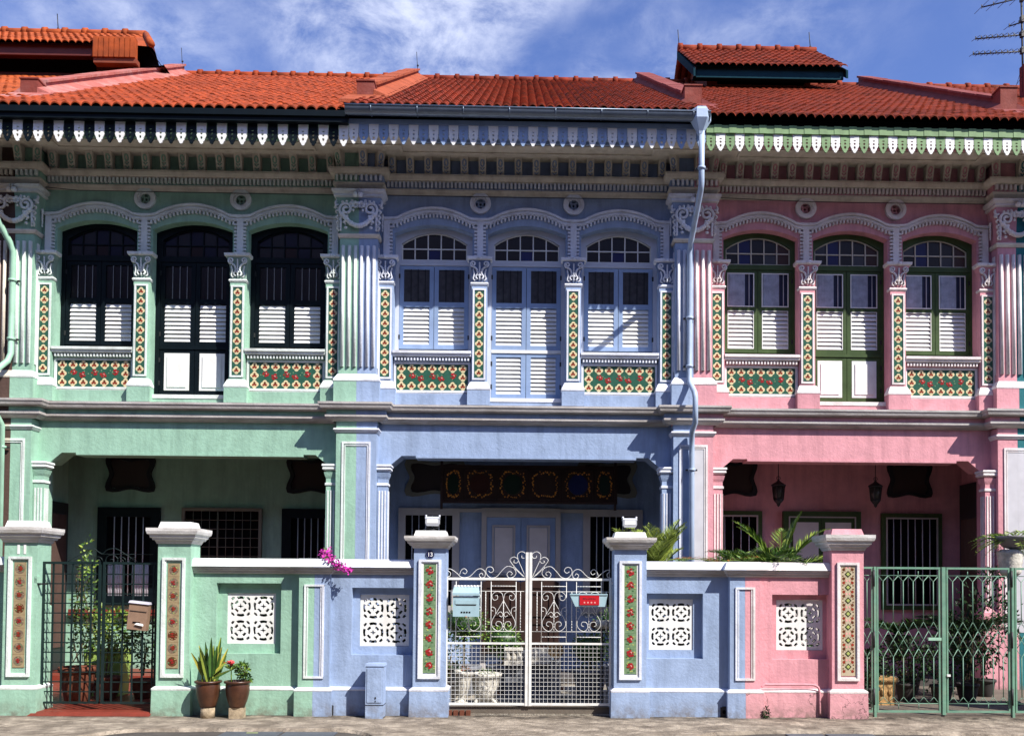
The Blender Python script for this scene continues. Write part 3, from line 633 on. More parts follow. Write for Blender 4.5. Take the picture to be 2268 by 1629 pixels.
    # ---- party pilasters (half on each side)
    for s in (-1, 1):
        mb = MB(); X = lambda a, b: sorted((s*(w-a), s*(w-b)))
        hw2 = 0.29
        path = [(-w+.0005, -p_), (-w+hw2, -p_), (-w+hw2, 0.005)] if s < 0 else [(w-hw2, .005), (w-hw2, -p_), (w-.0005, -p_)]
        a, b = X(0.0005, hw2); mb.box(a, b, -p_, 0.0, 4.364, 7.70, wall)
        mb.sweep([(0, 4.80), (0.01, 4.795), (0.06, 4.70), (0.06, 4.364), (0, 4.364)], path, wall)
        mb.sweep([(0, 4.81), (0.015, 4.80), (0.068, 4.715), (0.066, 4.69), (0, 4.69)], path, wh)
        mb.sweep([(0, 6.985), (0.035, 6.98), (0.035, 6.955), (0.015, 6.92), (0, 6.92)], path, STONE)
        for q in range(3):
            cx = s*(w-0.048-0.095*q); mb.box(cx-0.026, cx+0.026, -p_-0.018, -p_, 4.92, 6.80, wh); mb.tube([(cx, -p_-0.016, 4.92), (cx, -p_-0.016, 6.80)], 0.022, wh, 8)
        for q in range(1):
            yq = -p_/2; xs = s*(w-hw2); mb.box(min(xs, xs-s*0.012), max(xs, xs-s*0.012), yq-0.035, yq+0.035, 4.92, 6.80, wh)
        P_ = obj('pilaster', mb, H)
        m = MB()
        m.sweep([(0.0, 6.989), (0.004, 6.99), (0.012, 7.15), (0.03, 7.35), (0.05, 7.50), (0.06, 7.53), (0, 7.531)], path, C['wall'])
        m.sweep([(0.05, 7.53), (0.09, 7.55), (0.075, 7.585), (0.115, 7.61), (0.12, 7.65), (0, 7.655)], path, STONE if not C.get('capw') else wh)
        yf = -p_-0.05
        px = lambda d: s*(w-d)
        m.tube([(px(0.19+p[0]*1.0), yf-0.035, p[2]) for p in spiral(0, 7.34, 0.118, 0.02, -1.9, 1.7, 0, 26)], 0.022, wh, 6)
        for q in range(5): a_ = -.2+q*.55; m.ball((px(.19-.118*math.cos(a_)), yf-.05, 7.34+.115*math.sin(a_)), .021, wh, 6, 4)
        m.tube(crv([(px(.0005), yf-.01, 7.40), (px(.07), yf-.02, 7.43), (px(.12), yf-.03, 7.45)], 4), 0.022, wh, 6)
        for q in range(4): m.ball((px(0.012+0.035*q), yf-.035, 7.43+.016*math.sin(q*2)), 0.030, wh, 6, 4); m.ball((px(0.02+0.035*q), yf-.03, 7.385-.01*math.sin(q*2)), 0.022, wh, 6, 4)
        for q in range(8):
            t_ = q/7; x_ = 0.012+0.235*t_; z_ = 7.09+0.17*t_**1.8; m.ball((px(x_), yf-.02, z_), 0.040+0.007*math.sin(q*3), wh, 7, 4)
            if q % 2: m.ball((px(x_+.01), yf-.03, z_-.022), 0.016, wh, 6, 4)
        for q in range(7): m.ball((px(0.275), yf+.0, 7.25-0.036*q), 0.036-0.0022*q, wh, 6, 4, (.8, .8, 1.1))
        for q in range(7): m.ball((s*(w-hw2-.05), -p_*0.45, 7.33-0.04*q), 0.03-0.002*q, wh, 6, 4, (.7, 1, 1.1))
        m.tube([(px(0.34), yf+.02, 7.44), (px(.36), yf, 7.40), (px(.335), yf-.01, 7.37)], .015, wh, 5)
        rq = random.Random(5)
        for q in range(26):
            xx, zz = rq.uniform(.02, .31), rq.uniform(7.06, 7.50); dd = math.hypot(xx-.0, (zz-7.24)*1.1)
            if .11 < dd < .30 and not (xx < .13 and zz > 7.12 and zz < 7.36): m.ball((px(xx), yf-.012, zz), rq.uniform(.014, .026), wh, 6, 4, (1.2, .8, 1))
        for q in range(5): m.tube(crv([(px(.30), yf+.01, 7.02+.085*q), (px(.325+.008*q), yf-.02, 7.05+.085*q), (px(.305), yf-.03, 7.075+.085*q)], 3), .014, wh, 5)
        m.ball((px(.04), yf-.09, 7.545), 0.043, wh, 8, 5); m.ball((px(.0), yf-.10, 7.60), 0.032, wh, 8, 5); m.tube(crv([(px(.33), yf+.03, 7.50), (px(.36), yf, 7.45), (px(.34), yf-.02, 7.40), (px(.37), yf, 7.37)], 3), .02, wh, 6)
        obj('capital', m, P_)
    # ---- string course
    h2 = 0.36
    path = [(-w+.001, -.20), (-w+h2, -.20), (-w+h2, 0), (w-h2, 0), (w-h2, -.20), (w-.001, -.20)]
    mb = MB()
    mb.sweep([(0, 4.363), (0.20, 4.350), (0.20, 4.318), (0.185, 4.295), (0.175, 4.262), (0.15, 4.245), (0, 4.24)], path, WEATH_SHADE)
    mb.sweep([(0, 4.2395), (0.09, 4.2395), (0.09, 4.172), (0, 4.172)], path, wall)
    mb.sweep([(0, 4.1715), (0.11, 4.170), (0.11, 4.135), (0.085, 4.105), (0.05, 4.090), (0.04, 4.075), (0, 4.075)], path, WEATH_SHADE)
    obj('string_course', mb, H)
    # ---- beam with chamfered corners
    mb = MB(); e = w-0.31
    o = [(-e, 4.3625), (e, 4.3625), (e, 3.425), (e-0.17, 3.425), (e-0.36, 3.585), (-e+0.36, 3.585), (-e+0.17, 3.425), (-e, 3.425)]
    mb.ext(o, [], 0.0, 0.38, wall)
    mb.box(-e+0.58, e-0.55, -0.008, 0.30, 3.550, 3.5845, C['wall'])
    obj('beam', mb, H)
    # ---- lower piers and engaged columns
    for s in (-1, 1):
        mb = MB(); X = lambda a, b: sorted((s*(w-a), s*(w-b)))
        a, b = X(0.0005, 0.31); mb.box(a, b, -0.22, 0.45, 0, 4.075, wall)
        path = [(-w+.0005, -.22), (-w+.31, -.22), (-w+.31, 0.1)] if s < 0 else [(w-.31, .1), (w-.31, -.22), (w-.0005, -.22)]
        mb.sweep([(0, 3.975), (0.035, 3.97), (0.04, 3.945), (0.02, 3.915), (0.01, 3.90), (0, 3.90)], path, wh)
        a, b = X(0.0005, 0.215); pf = C.get('pierfill', {}).get(s, None)
        if pf: mb.box(a, b, -0.224, -0.2195, .9, 3.755, pf)
        mb.box(a, b, -0.236, -0.2195, 3.73, 3.765, wh)
        a, b = X(0.19, 0.22); mb.box(a, b, -0.2365, -0.2195, .9, 3.765, wh)
        a, b = X(0.165, 0.178); mb.box(a, b, -0.232, -0.2195, .9, 3.715, wh); a, b = X(0.0005, 0.178); mb.box(a, b, -0.2315, -0.2195, 3.70, 3.714, wh)
        obj('pier', mb, H)
        mb = MB(); cx = s*(w-0.395); q = 0.078; yc = -0.06
        mb.box(cx-q, cx+q, yc-q, yc+q, 1.20, 3.43, wall)
        rp = lambda r: [(cx-r, yc-r), (cx+r, yc-r), (cx+r, yc+r), (cx-r, yc+r)]
        mb.sweep([(0, 3.425), (0.055, 3.424), (0.06, 3.395), (0.045, 3.375), (0.05, 3.345), (0.03, 3.325), (0, 3.32)], rp(q), wh, True)
        mb.sweep([(0, 3.30), (0.03, 3.30), (0.015, 3.24), (0, 3.20)], rp(q), wall, True)
        mb.sweep([(0, 3.14), (0.014, 3.135), (0.014, 3.10), (0, 3.095)], rp(q), wh, True)
        for u in (-0.045, 0, 0.045):
            mb.box(cx+u-0.011, cx+u+0.011, yc-q-0.010, yc-q, 1.30, 3.02, wh); xx = cx-s*q
            mb.box(min(xx, xx-s*.010), max(xx, xx-s*.010), yc+u-0.011, yc+u+0.011, 1.30, 3.02, wh)
        mb.sweep([(0, 1.30), (0.02, 1.26), (0.045, 1.22), (0.06, 1.20), (0, 1.2)], rp(q), wall, True)
        mb.box(cx-q-.07, cx+q+.07, yc-q-.07, yc+q+.07, 0, 1.1995, wall)
        obj('porch_column', mb, H)
    # ---- porch box
    mb = MB()
    mb.box(-w+.001, w-.001, 1.40, 1.6, 0.0, 4.3, wall)
    obj('porch_wall', mb, H)
    mb = MB()
    for s in (-1, 1): a, b = sorted((s*(w-.001), s*(w-0.09))); mb.box(a, b, 0.451, 1.399, 0.0, 4.3, wall)
    mb.box(-w+.091, w-.091, 0.381, 1.399, 4.0, 4.05, C['ceil'])
    obj('party_wall', mb, H)
    mb = MB(); mb.box(-w+.091, w-.091, 0.201, 1.399, 0.0, 0.12, C['floor']); obj('porch_floor', mb, H)
    mb = MB(); mb.box(-w+.01, w-.01, 11.0, 11.2, 0, 9.6, wall); obj('rear_wall', mb, H)
    return H, w
RANGEFAN = [GLASS, GBLUE, GLASS, GGREY, GRED, GBLUE, GGREEN]
BASE = dict(bead=False, curtain=None, capw=True)
CG = dict(BASE, rel=.5, pitch=.145, amp=.050, wall=GREEN, white=GWHITE, wh2=GWHITE, cap=plaster('grey_green_plaster', (0.27, 0.40, 0.33)), leaf=NAVY, frame=NAVY, rail=NAVY, low='panel', pane=(GLASS,), bar=M('grey_bar', (0.18, 0.18, 0.20)), fan=[GLASS, GLASS, M('faint_red_glass', (0.016, 0.006, 0.005), .3, .1, spec=.2), M('faint_blue_glass', (0.006, 0.007, 0.022), .3, .1, spec=.2)],
          mullion=NAVY, pen=(NAVY, PAINTW), npen=36, fascia='navy', zt=8.385, pz=(8.22, 7.91), roof=ROOFG, par=PARP, soffit=GREEN, ceil=GREEN, floor=REDT, rod=True,
          label='mint green terrace house with navy shutters, fluted half pilasters and flower tiled columns')
CB = dict(BASE, wall=BLUE, white=BWHITE, wh2=BWHITE, cap=plaster('grey_blue_plaster', (0.16, 0.22, 0.38)), leaf=BLUEP, frame=M('pale_blue_frame', (0.55, 0.58, 0.66), 0.6, 0.08), rail=PAINTW, low='louvre', pane=(CURT,), bar=M('dark_bar', (0.012, 0.012, 0.016)), fan=[GLASS, GLASS, GBLUE, GLASS],
          mullion=PAINTW, pen=(PAINTW, BLUEP), npen=36, fascia='gutter', zt=8.455, pz=(8.26, 7.95), roof=ROOFB, par=PARO, soffit=BLUE, ceil=BLUE, floor=PFLOOR, rod=True,
          label='powder blue terrace house with white louvred shutters and a grey metal gutter')
CP = dict(BASE, wall=PINK, white=PWHITE, wh2=PWHITE, cap=PINK, leaf=DGREEN, frame=DGREEN, rail=DGREEN, low='panel', pane=(CURTN,), curtain=CURTB, bar=M('pale_bar', (0.45, 0.45, 0.50)), fan=RANGEFAN, bead=True,
          mullion=M('cream_mullion', (0.60, 0.56, 0.46)), pen=(LGREEN, PAINTW), npen=36, fascia='board', zt=8.39, pz=(8.20, 7.93), roof=ROOFP, par=PARM, soffit=PINK, ceil=PINK, floor=PFLOOR,
          pierfill={-1: M('white_panel', (0.56, 0.55, 0.58), .8, .1), 1: MATS['white_panel'] if 'white_panel' in MATS else WHITE}, blk=0.27,
          label='rose pink terrace house with olive green shutters and a small raised roof')
CP['pierfill'] = {-1: MATS['white_panel'], 1: MATS['white_panel']}
CL = dict(CG, wall=BROWN, white=STONE, wh2=STONE, cap=BROWN, roof=ROOFL, soffit=BROWN, ceil=BROWN, rod=False, par=PARP, label='dark brown terrace house cut off by the left edge, raised clerestory roof above')
CR = dict(CP, wall=TEAL, white=WHITE, wh2=WHITE, cap=TEAL, soffit=TEAL, ceil=TEAL, par=PARM, blk=0.33, pierfill={-1: MATS['white_panel']}, label='teal terrace house cut off by the right edge beyond the pink one')
XB = [-12.95, -7.78, -2.52, 2.68, 7.75, 12.9]
HL, wl_ = house('l', XB[0], XB[1], CL)
HG, wg = house('g', XB[1], XB[2], CG)
HB, wb = house('b', XB[2], XB[3], CB)
HP, wp = house('p', XB[3], XB[4], CP)
HR, wr = house('r', XB[4], XB[5], CR)
def hx(H): return H.location.x
# ---- jack roof on the pink house (local coords: subtract house root)
def jack(H, x0, x1, ex0, ex1, rz, ez, bx0, bx1, ox0, ox1, mat, fascia, wallm, hood=None):
    o = (hx(H), 3.2, 0); mb = MB(o); ry, ey, by = 9.2, 7.2, 7.75
    zr = 12.05
    pz = [(by+.12, 11.4), (by+.12, 12.60), (9.2, rz-.12), (10.5, 12.6), (10.5, 11.4)]; v = [(bx0, y, z) for y, z in pz]+[(bx1, y, z) for y, z in pz]
    mb.add(v, [(0, 1, 2, 3, 4), (9, 8, 7, 6, 5)]+[(i, (i+1) % 5, 5+(i+1) % 5, 5+i) for i in range(5)], wallm)
    mb.box(bx0, ox0, by, by+0.119, zr-.3, 12.58, wallm); mb.box(ox1, bx1, by, by+0.119, zr-.3, 12.58, wallm)
    mb.box(ox0, ox1, by, by+0.119, zr-.3, zr+0.06, wallm); mb.box(ox0, ox1, by, by+0.119, 12.50, 12.58, wallm)
    mb.box(ox0, ox1, by+.10, by+.118, zr+0.06, 12.50, BLACK)
    mb.ext([(0, 0)]*0 or [(0, 0), (1, 0), (0, 1)], [], 0, 0, wallm) if False else None
    J = obj('raised_roof_wall', mb, H)
    mb = MB(o); tiled_slope(mb, x0, x1, ey, ez, ry, rz, mat, 0.14); tiled_slope(mb, x0, x1, 2*ry-ey, ez, ry, rz, mat, 0.14, lip=False)
    mb.poly([(x0+.01, ey+.03, ez-.03), (x1-.01, ey+.03, ez-.03), (x1-.01, ry, rz-.03), (x0+.01, ry, rz-.03)], BLACK)
    ridge_tiles(mb, x0+.05, x1, ry, rz+0.04, mat, 0.09); obj('raised_roof', mb, H)
    mb = MB(o); mb.box(x0+.05, x1-.05, ey+0.10, ey+0.13, ez-0.20, ez+0.045, fascia); mb.box(x0+.05, x1-.05, ey+.131, by, ez-.03, ez-.01, fascia)
    for xx in (x0, x1):
        v = [(xx-.02, ey+.02, ez-.05), (xx-.02, ry, rz-.02), (xx-.02, ry, rz-.2), (xx-.02, ey+.02, ez-.22)]; v += [(x+.04, y, z) for x, y, z in v]
        mb.add(v, [(0, 1, 2, 3), (7, 6, 5, 4), (0, 4, 5, 1), (1, 5, 6, 2), (2, 6, 7, 3), (3, 7, 4, 0)], fascia)
    if hood:
        mb.add([(x1-.05, ry, rz+.02), (x1+.95, ey, ez-.05), (x1+.95, 2*ry-ey, ez-.05), (x1-.05, ey, ez+.02)], [(0, 1, 2), (0, 3, 1)], mat); mb.add([(x1-.05, ry, rz-.06), (x1+.93, ey, ez-.13), (x1+.93, 2*ry-ey, ez-.13)], [(0, 1, 2)], DRED)
        mb.tube([(x1, ry, rz+.05), (x1+.95, ey, ez)], .07, mat, 8)
        hx0, hx1 = hood; n = 8; d = (hx1-hx0)/n
        for i in range(n): mb.box(hx0+d*i+.008, hx0+d*i+d-.008, ey-.16, ey-.02, ez-0.36, ez+0.05, mat); mb.tube([(hx0+d*i, ey-.15, ez-.36), (hx0+d*i, ey-.12, ez+.06)], .016, mat, 6)
        mb.box(hx0, hx1+.01, ey-.12, ey+.05, ez-.46, ez-.362, JACKW)
    obj('bargeboard', mb, H)
    mb = MB(o)
    for xx in ([x0+.03, x1-.12] if not hood else [x1-1.95]): mb.tube([(xx, ry, rz+.1), (xx-.03, ry, rz+.48)], .010, DARKM, 5); mb.ball((xx, ry, rz+.14), .03, DARKM, 6, 4)
    obj('lightning_rod', mb, H)
jack(HP, 3.50, 6.64, 3.56, 6.6, 13.68, 12.20, 3.86, 6.05, 4.08, 5.94, ROOFP, TEALP, JACKW)
jack(HL, -12.5, -8.45, -12.5, -8.4, 13.78, 12.42, -12.2, -8.30, -11.9, -8.85, ROOFL, DRED, DRED, hood=(-8.60, -7.76))
# ---- downpipes
def pipe(H, name, pts, r, m, hop=None, clips=()):
    o = (hx(H), 3.2, 0); mb = MB(o)
    mb.tube(pts, r, m, 10)
    for z, x, y in clips: mb.tube([(x, y, z), (x, y, z+0.035)], r*1.35, m, 10); mb.box(x-.09, x+.09, y+.02, y+.05, z+.005, z+.03, DARKM)
    if hop:
        x, y, z = hop; P = [(0.045, -0.24), (0.055, -.20), (0.155, -0.04), (0.155, 0.08), (0.12, 0.13), (0.02, 0.135)]
        mb.lathe(P, (x, y, z), m, 6); mb.s[-(5*6+2):] = [False]*(5*6+2)
    return obj(name, mb, H)
pipe(HB, 'downpipe', [(2.59, 1.93, 8.16), (2.59, 1.94, 7.40), (2.59, 2.00, 7.32), (2.60, 2.84, 6.84), (2.60, 2.90, 6.74), (2.60, 2.90, 4.80), (2.605, 2.86, 4.70), (2.63, 2.62, 4.50), (2.635, 2.60, 4.42), (2.635, 2.60, 4.05), (2.64, 2.88, 3.95), (2.64, 2.90, 3.6), (2.64, 2.90, 0.1)], 0.042, PIPEB,
     hop=(2.57, 1.93, 8.34), clips=((7.6, 2.59, 1.935), (5.7, 2.60, 2.90), (4.95, 2.60, 2.90), (3.35, 2.64, 2.90)))
pipe(HG, 'downpipe', [(-8.18, 1.95, 8.2), (-8.16, 1.97, 7.95), (-8.02, 2.35, 7.45), (-7.78, 2.85, 6.72), (-7.76, 2.90, 6.60), (-7.76, 2.90, 5.05), (-7.78, 2.85, 4.92), (-7.93, 2.60, 4.62), (-7.93, 2.58, 4.45), (-7.88, 2.58, 4.25), (-7.86, 2.88, 3.95), (-7.86, 2.90, 0.1)], 0.045, PIPEG,
     clips=((6.15, -7.76, 2.90), (5.25, -7.76, 2.90), (3.6, -7.86, 2.90)))
# ---- cables along the wall tops
mb = MB((hx(HG), 3.2, 0)); mb.tube([(-7.5, 3.13, 7.72), (-6.9, 3.12, 7.665), (-5.2, 3.11, 7.655), (-2.9, 3.12, 7.65)], 0.006, DARKM, 5); obj('cable', mb, HG)
mb = MB((hx(HB), 3.2, 0)); mb.tube([(-2.1, 3.12, 7.66), (0, 3.11, 7.65), (2.3, 3.12, 7.66)], 0.006, DARKM, 5); obj('cable', mb, HB)
mb = MB((hx(HP), 3.2, 0)); mb.tube([(3.1, 3.12, 7.70), (4.5, 3.11, 7.655), (5.2, 3.11, 7.65), (7.4, 3.12, 7.66)], 0.006, DARKM, 5); obj('cable', mb, HP)
# ------------------------------------------------------------------ porch back walls
def barred(H, name, x0, x1, z0, z1, fr, fw_, bars, barm, inner=BLACK, y=4.6, bead=None):
    o = (hx(H), 3.2, 0); mb = MB(o)
    mb.rect_ring(x0, x1, z0, z1, fw_, y-0.06, y-0.001, fr); mb.box(x0+fw_, x1-fw_, y-.012, y-.004, z0+fw_, z1-fw_, inner)
    if bead: mb.rect_ring(x0+fw_-.012, x1-fw_+.012, z0+fw_-.012, z1-fw_+.012, .028, y-.07, y-.0605, bead)
    W_ = obj(name, mb, H)
    mb = MB(o)
    for i in range(bars): u = x0+fw_+(x1-x0-2*fw_)*(i+1)/(bars+1); mb.tube([(u, y-.045, z0+fw_-.01), (u, y-.045, z1-fw_+.01)], 0.0085, barm, 6)
    obj('bars', mb, W_); return W_
BARW = M('white_bar', (0.60, 0.60, 0.62), 0.5, 0.1); CARF = M('cartouche_frame_navy', (0.008, 0.01, 0.014)); CARB = M('cartouche_board', (0.035, 0.022, 0.02)); CARW = M('cartouche_cream', (0.20, 0.19, 0.15))
def cartouche(H, cx, cz, w2, h2, fr, inr, y=4.6):
    o = (hx(H), 3.2, 0)
    def shape(w_, h_):
        pts = []
        n = 40
        for i in range(n):
            a = 2*PI*i/n; c, s_ = math.cos(a), math.sin(a); k = 1-0.16*math.cos(4*a)*1.0
            q = (abs(c)**4+abs(s_)**4)**-0.25; k = q*(1-0.26*abs(math.cos(2*a))**1.3)
            pts.append((cx+w_*c*k, cz+h_*s_*k))
        return pts
    mb = MB(o); mb.ext(shape(w2, h2), [shape(w2*0.80, h2*0.80)], y-.06, y-.001, fr); mb.ext(shape(w2*.79, h2*.79), [], y-.03, y-.0015, inr)
    return obj('fretwork_window', mb, H)
# green
YB = 4.6
barred(HG, 'porch_window', -7.16, -6.11, 1.19, 2.85, NAVY, 0.16, 5, BARW)
barred(HG, 'porch_window', -4.05, -3.05, 1.19, 2.85, NAVY, 0.16, 5, BARW)
mb = MB((hx(HG), 3.2, 0)); mb.rect_ring(-5.74, -4.39, 1.68, 2.85, .05, YB-.07, YB-.001, CARW); mb.box(-5.69, -4.44, YB-.025, YB-.015, 1.73, 2.80, BLACK)
for i in range(1, 9): u = -5.69+1.25*i/9; mb.tube([(u, YB-.05, 1.73), (u, YB-.05, 2.80)], .006 if i != 4 else .016, CARW, 5)
for i in range(1, 7): mb.tube([(-5.69, YB-.05, 1.73+1.07*i/7), (-4.44, YB-.05, 1.73+1.07*i/7)], .006, CARW, 5)
obj('grille_window', mb, HG)
for a in (-6.96, -6.55):
    mb = MB((hx(HG), 3.2, 0))
    for i in range(7): mb.tube([(a+.040*i, YB-.03, 1.28), (a+.040*i, YB-.03, 1.88)], .023, LACE, 6)
    obj('curtain', mb, HG)
cartouche(HG, -6.63, 3.42, 0.47, 0.35, CARF, CARB); cartouche(HG, -3.57, 3.42, 0.47, 0.35, CARF, CARB)
mb = MB((hx(HG), 3.2, 0)); mb.box(-7.6, -2.8, YB-.10, YB-.001, 1.02, 1.12, M('red_band', (.20, .03, .02))); obj('skirting_band', mb, HG)
mb = MB((hx(HG), 3.2, 0)); mb.box(-7.688, -7.63, 3.7, 4.5, .13, 2.9, DARKM); mb.box(-7.63, -7.61, 3.8, 4.4, .5, 2.7, BROWN); obj('side_door', mb, HG)
# blue
fb = M('taupe_frame', (0.46, 0.42, 0.40), .7, .1)
barred(HB, 'porch_window', -2.07, -1.03, 1.1, 2.88, fb, 0.12, 6, BARW, inner=BLACK); barred(HB, 'porch_window', 1.09, 2.11, 1.1, 2.88, fb, 0.12, 6, BARW, inner=BLACK)
o = (hx(HB), 3.2, 0); mb = MB(o)
mb.rect_ring(-0.65, 0.70, 0.13, 2.82, .085, YB-.09, YB-.001, fb); mb.box(-.565, .615, YB-.03, YB-.01, .215, 2.735, BLUEP); mb.box(-1.03, -.65, YB-.06, YB-.001, 2.82, 2.88, fb); mb.box(.70, 1.09, YB-.06, YB-.001, 2.82, 2.88, fb); mb.box(-.65, .70, YB-.08, YB-.001, 2.821, 2.89, fb)
D_ = obj('front_door', mb, HB)
for a, b in ((-.56, .017), (.030, .61)):
    mb = MB(o); mb.box(a, b, YB-.075, YB-.031, .22, 2.73, BLUEP)
    for z0, z1 in ((1.74, 2.60), (.7, 1.6)):
        mb.rect_ring(a+.09, b-.09, z0, z1, .035, YB-.095, YB-.0751, fb); mb.box(a+.135, b-.135, YB-.088, YB-.0752, z0+.045, z1-.045, M('door_panel_cream', (.62, .56, .54), .7, .1))
    obj('door_leaf', mb, D_)
for a, b in ((-.62, .02), (.03, .67)):
    mb = MB(o); y0, y1 = YB-.20, YB-.16; mb.rect_ring(a, b, .42, 1.60, .07, y0, y1, WOOD); mb.box(a+.07, b-.07, y0+.015, y1-.01, .49, 1.53, WOOD); mb.rect_ring(a+.13, b-.13, 1.05, 1.46, .03, y0-.005, y0+.0145, WOOD); mb.rect_ring(a+.13, b-.13, .58, .95, .03, y0-.005, y0+.0145, WOOD)
    c_ = (a+b)/2
    mb.ext([(a, 1.60), (b, 1.60), (b, 1.63), (c_+.1, 1.70), (c_, 1.73), (c_-.1, 1.70), (a, 1.63)], [], y0, y1, WOOD)
    obj('half_door', mb, HB)
cartouche(HB, -1.46, 3.40, 0.58, 0.36, CARW, CARB); cartouche(HB, 1.50, 3.40, 0.58, 0.36, CARW, CARB)
S_ = thing('hanging_screen', 'dark carved wooden screen with gilt medallions hanging in the blue porch', 'screen', (0.15, 4.2, 2.94)); o = (0.15, 4.2, 2.94)
mb = MB(o); mb.rect_ring(-1.33, 1.63, 2.94, 3.58, .045, 4.18, 4.24, WOOD); mb.box(-1.285, 1.585, 4.205, 4.22, 2.985, 3.535, WOOD)
for xx in (-1.31, 1.60): mb.box(xx-.02, xx+.02, 4.19, 4.23, 2.84, 4.0, WOOD)
obj('frame', mb, S_)
xs = [-1.28, -.95, -.39, .15, .70, 1.25, 1.585]
gm = [GGREEN, GRED, GGREEN, WOOD, GBLUE, GGREEN]
for i in range(6):
    a, b = xs[i], xs[i+1]; cx = (a+b)/2; cz = 3.26; hw = (b-a)/2-.03; mb = MB(o)
    mb.rect_ring(a+.012, b-.012, 3.0, 3.52, .022, 4.185, 4.2045, WOOD)
    mb.ext(disc(cx, cz, .85, 24) and [(cx+hw*.66*math.cos(t), cz+.17*math.sin(t)) for t in [2*PI*j/24 for j in range(24)]], [], 4.196, 4.2044, gm[i])
    rd = random.Random(i)
    for j in range(40):
        t = 2*PI*j/40; rx, rz_ = hw*(.74+.20*rd.random()), .185+.05*rd.random(); q = (abs(math.cos(t))**4+abs(math.sin(t))**4)**-.25
        mb.ball((cx+rx*q*math.cos(t)*.95, 4.196, cz+rz_*q*math.sin(t)*.95), .009+.010*rd.random(), GOLD, 5, 3, (1, .5, 1))
    obj('panel', mb, S_)
# pink
barred(HP, 'porch_window', 3.16, 4.17, 1.2, 2.88, DGREEN, 0.085, 5, BARW, bead=fb); barred(HP, 'porch_window', 6.24, 7.29, 1.2, 2.86, DGREEN, 0.085, 6, BARW, bead=fb)
o = (hx(HP), 3.2, 0); mb = MB(o); mb.rect_ring(4.53, 5.87, .13, 2.88, .095, YB-.09, YB-.001, DGREEN); mb.box(4.625, 5.775, YB-.03, YB-.01, .23, 2.785, DGREEN); mb.rect_ring(4.62, 5.78, .42, 2.79, .022, YB-.10, YB-.0901, fb); D_ = obj('front_door', mb, HP)
for a, b in ((4.645, 5.19), (5.20, 5.755)):
    mb = MB(o); mb.box(a, b, YB-.07, YB-.031, .25, 2.76, DGREEN); mb.box(a+.055, b-.055, YB-.085, YB-.0701, 1.75, 2.69, MATS['door_panel_cream']); mb.box(a+.055, b-.055, YB-.085, YB-.0701, .6, 1.6, MATS['door_panel_cream']); obj('door_leaf', mb, D_)
cartouche(HP, 3.70, 3.44, .44, .35, CARF, CARB); cartouche(HP, 6.74, 3.44, .44, .35, CARF, CARB)
LG = M('lantern_glass', (.05, .05, .045), .3, .1)
for i, (x, lb) in enumerate(((4.31, 'dark iron lantern hanging in the pink porch beside its left barred window'), (5.94, 'dark iron lantern hanging in the pink porch between the white door and right window'))):
    if i == 0:
        L0 = thing('porch_lantern', lb, 'lantern', (x, 4.05, 3.33), 'lanterns in the pink porch')
        mb = MB(); mb.tube([(0, 0, .02), (0, 0, .62)], .008, DARKM, 5); mb.tube(spiral(0, .06, .03, .03, 0, 1, 0, 10), .006, DARKM, 5); obj('chain', mb, L0)
        mb = MB(); mb.lathe([(.01, .03), (.04, 0), (.12, -.05), (.13, -.07), (.105, -.08)], (0, 0, 0), DARKM, 6); mb.lathe([(.08, -.29), (.09, -.30), (.05, -.35), (.03, -.37), (.03, -.39), (.005, -.42)], (0, 0, 0), DARKM, 6)
        for j in range(6): a = j*PI/3; mb.tube([(.105*math.cos(a), .105*math.sin(a), -.075), (.08*math.cos(a), .08*math.sin(a), -.30)], .008, DARKM, 4)
        obj('cage', mb, L0); mb = MB(); mb.lathe([(.098, -.082), (.074, -.289)], (0, 0, 0), LG, 6); obj('glass', mb, L0)
    else: L1 = clone(L0, None, (x, 4.05, 3.33)); L1['label'] = lb
mb = MB(o); mb.box(7.60, 7.659, 3.68, 4.55, .13, 3.35, DARKM); mb.box(7.585, 7.5995, 3.75, 4.48, .45, 2.75, BROWN); obj('side_door', mb, HP)
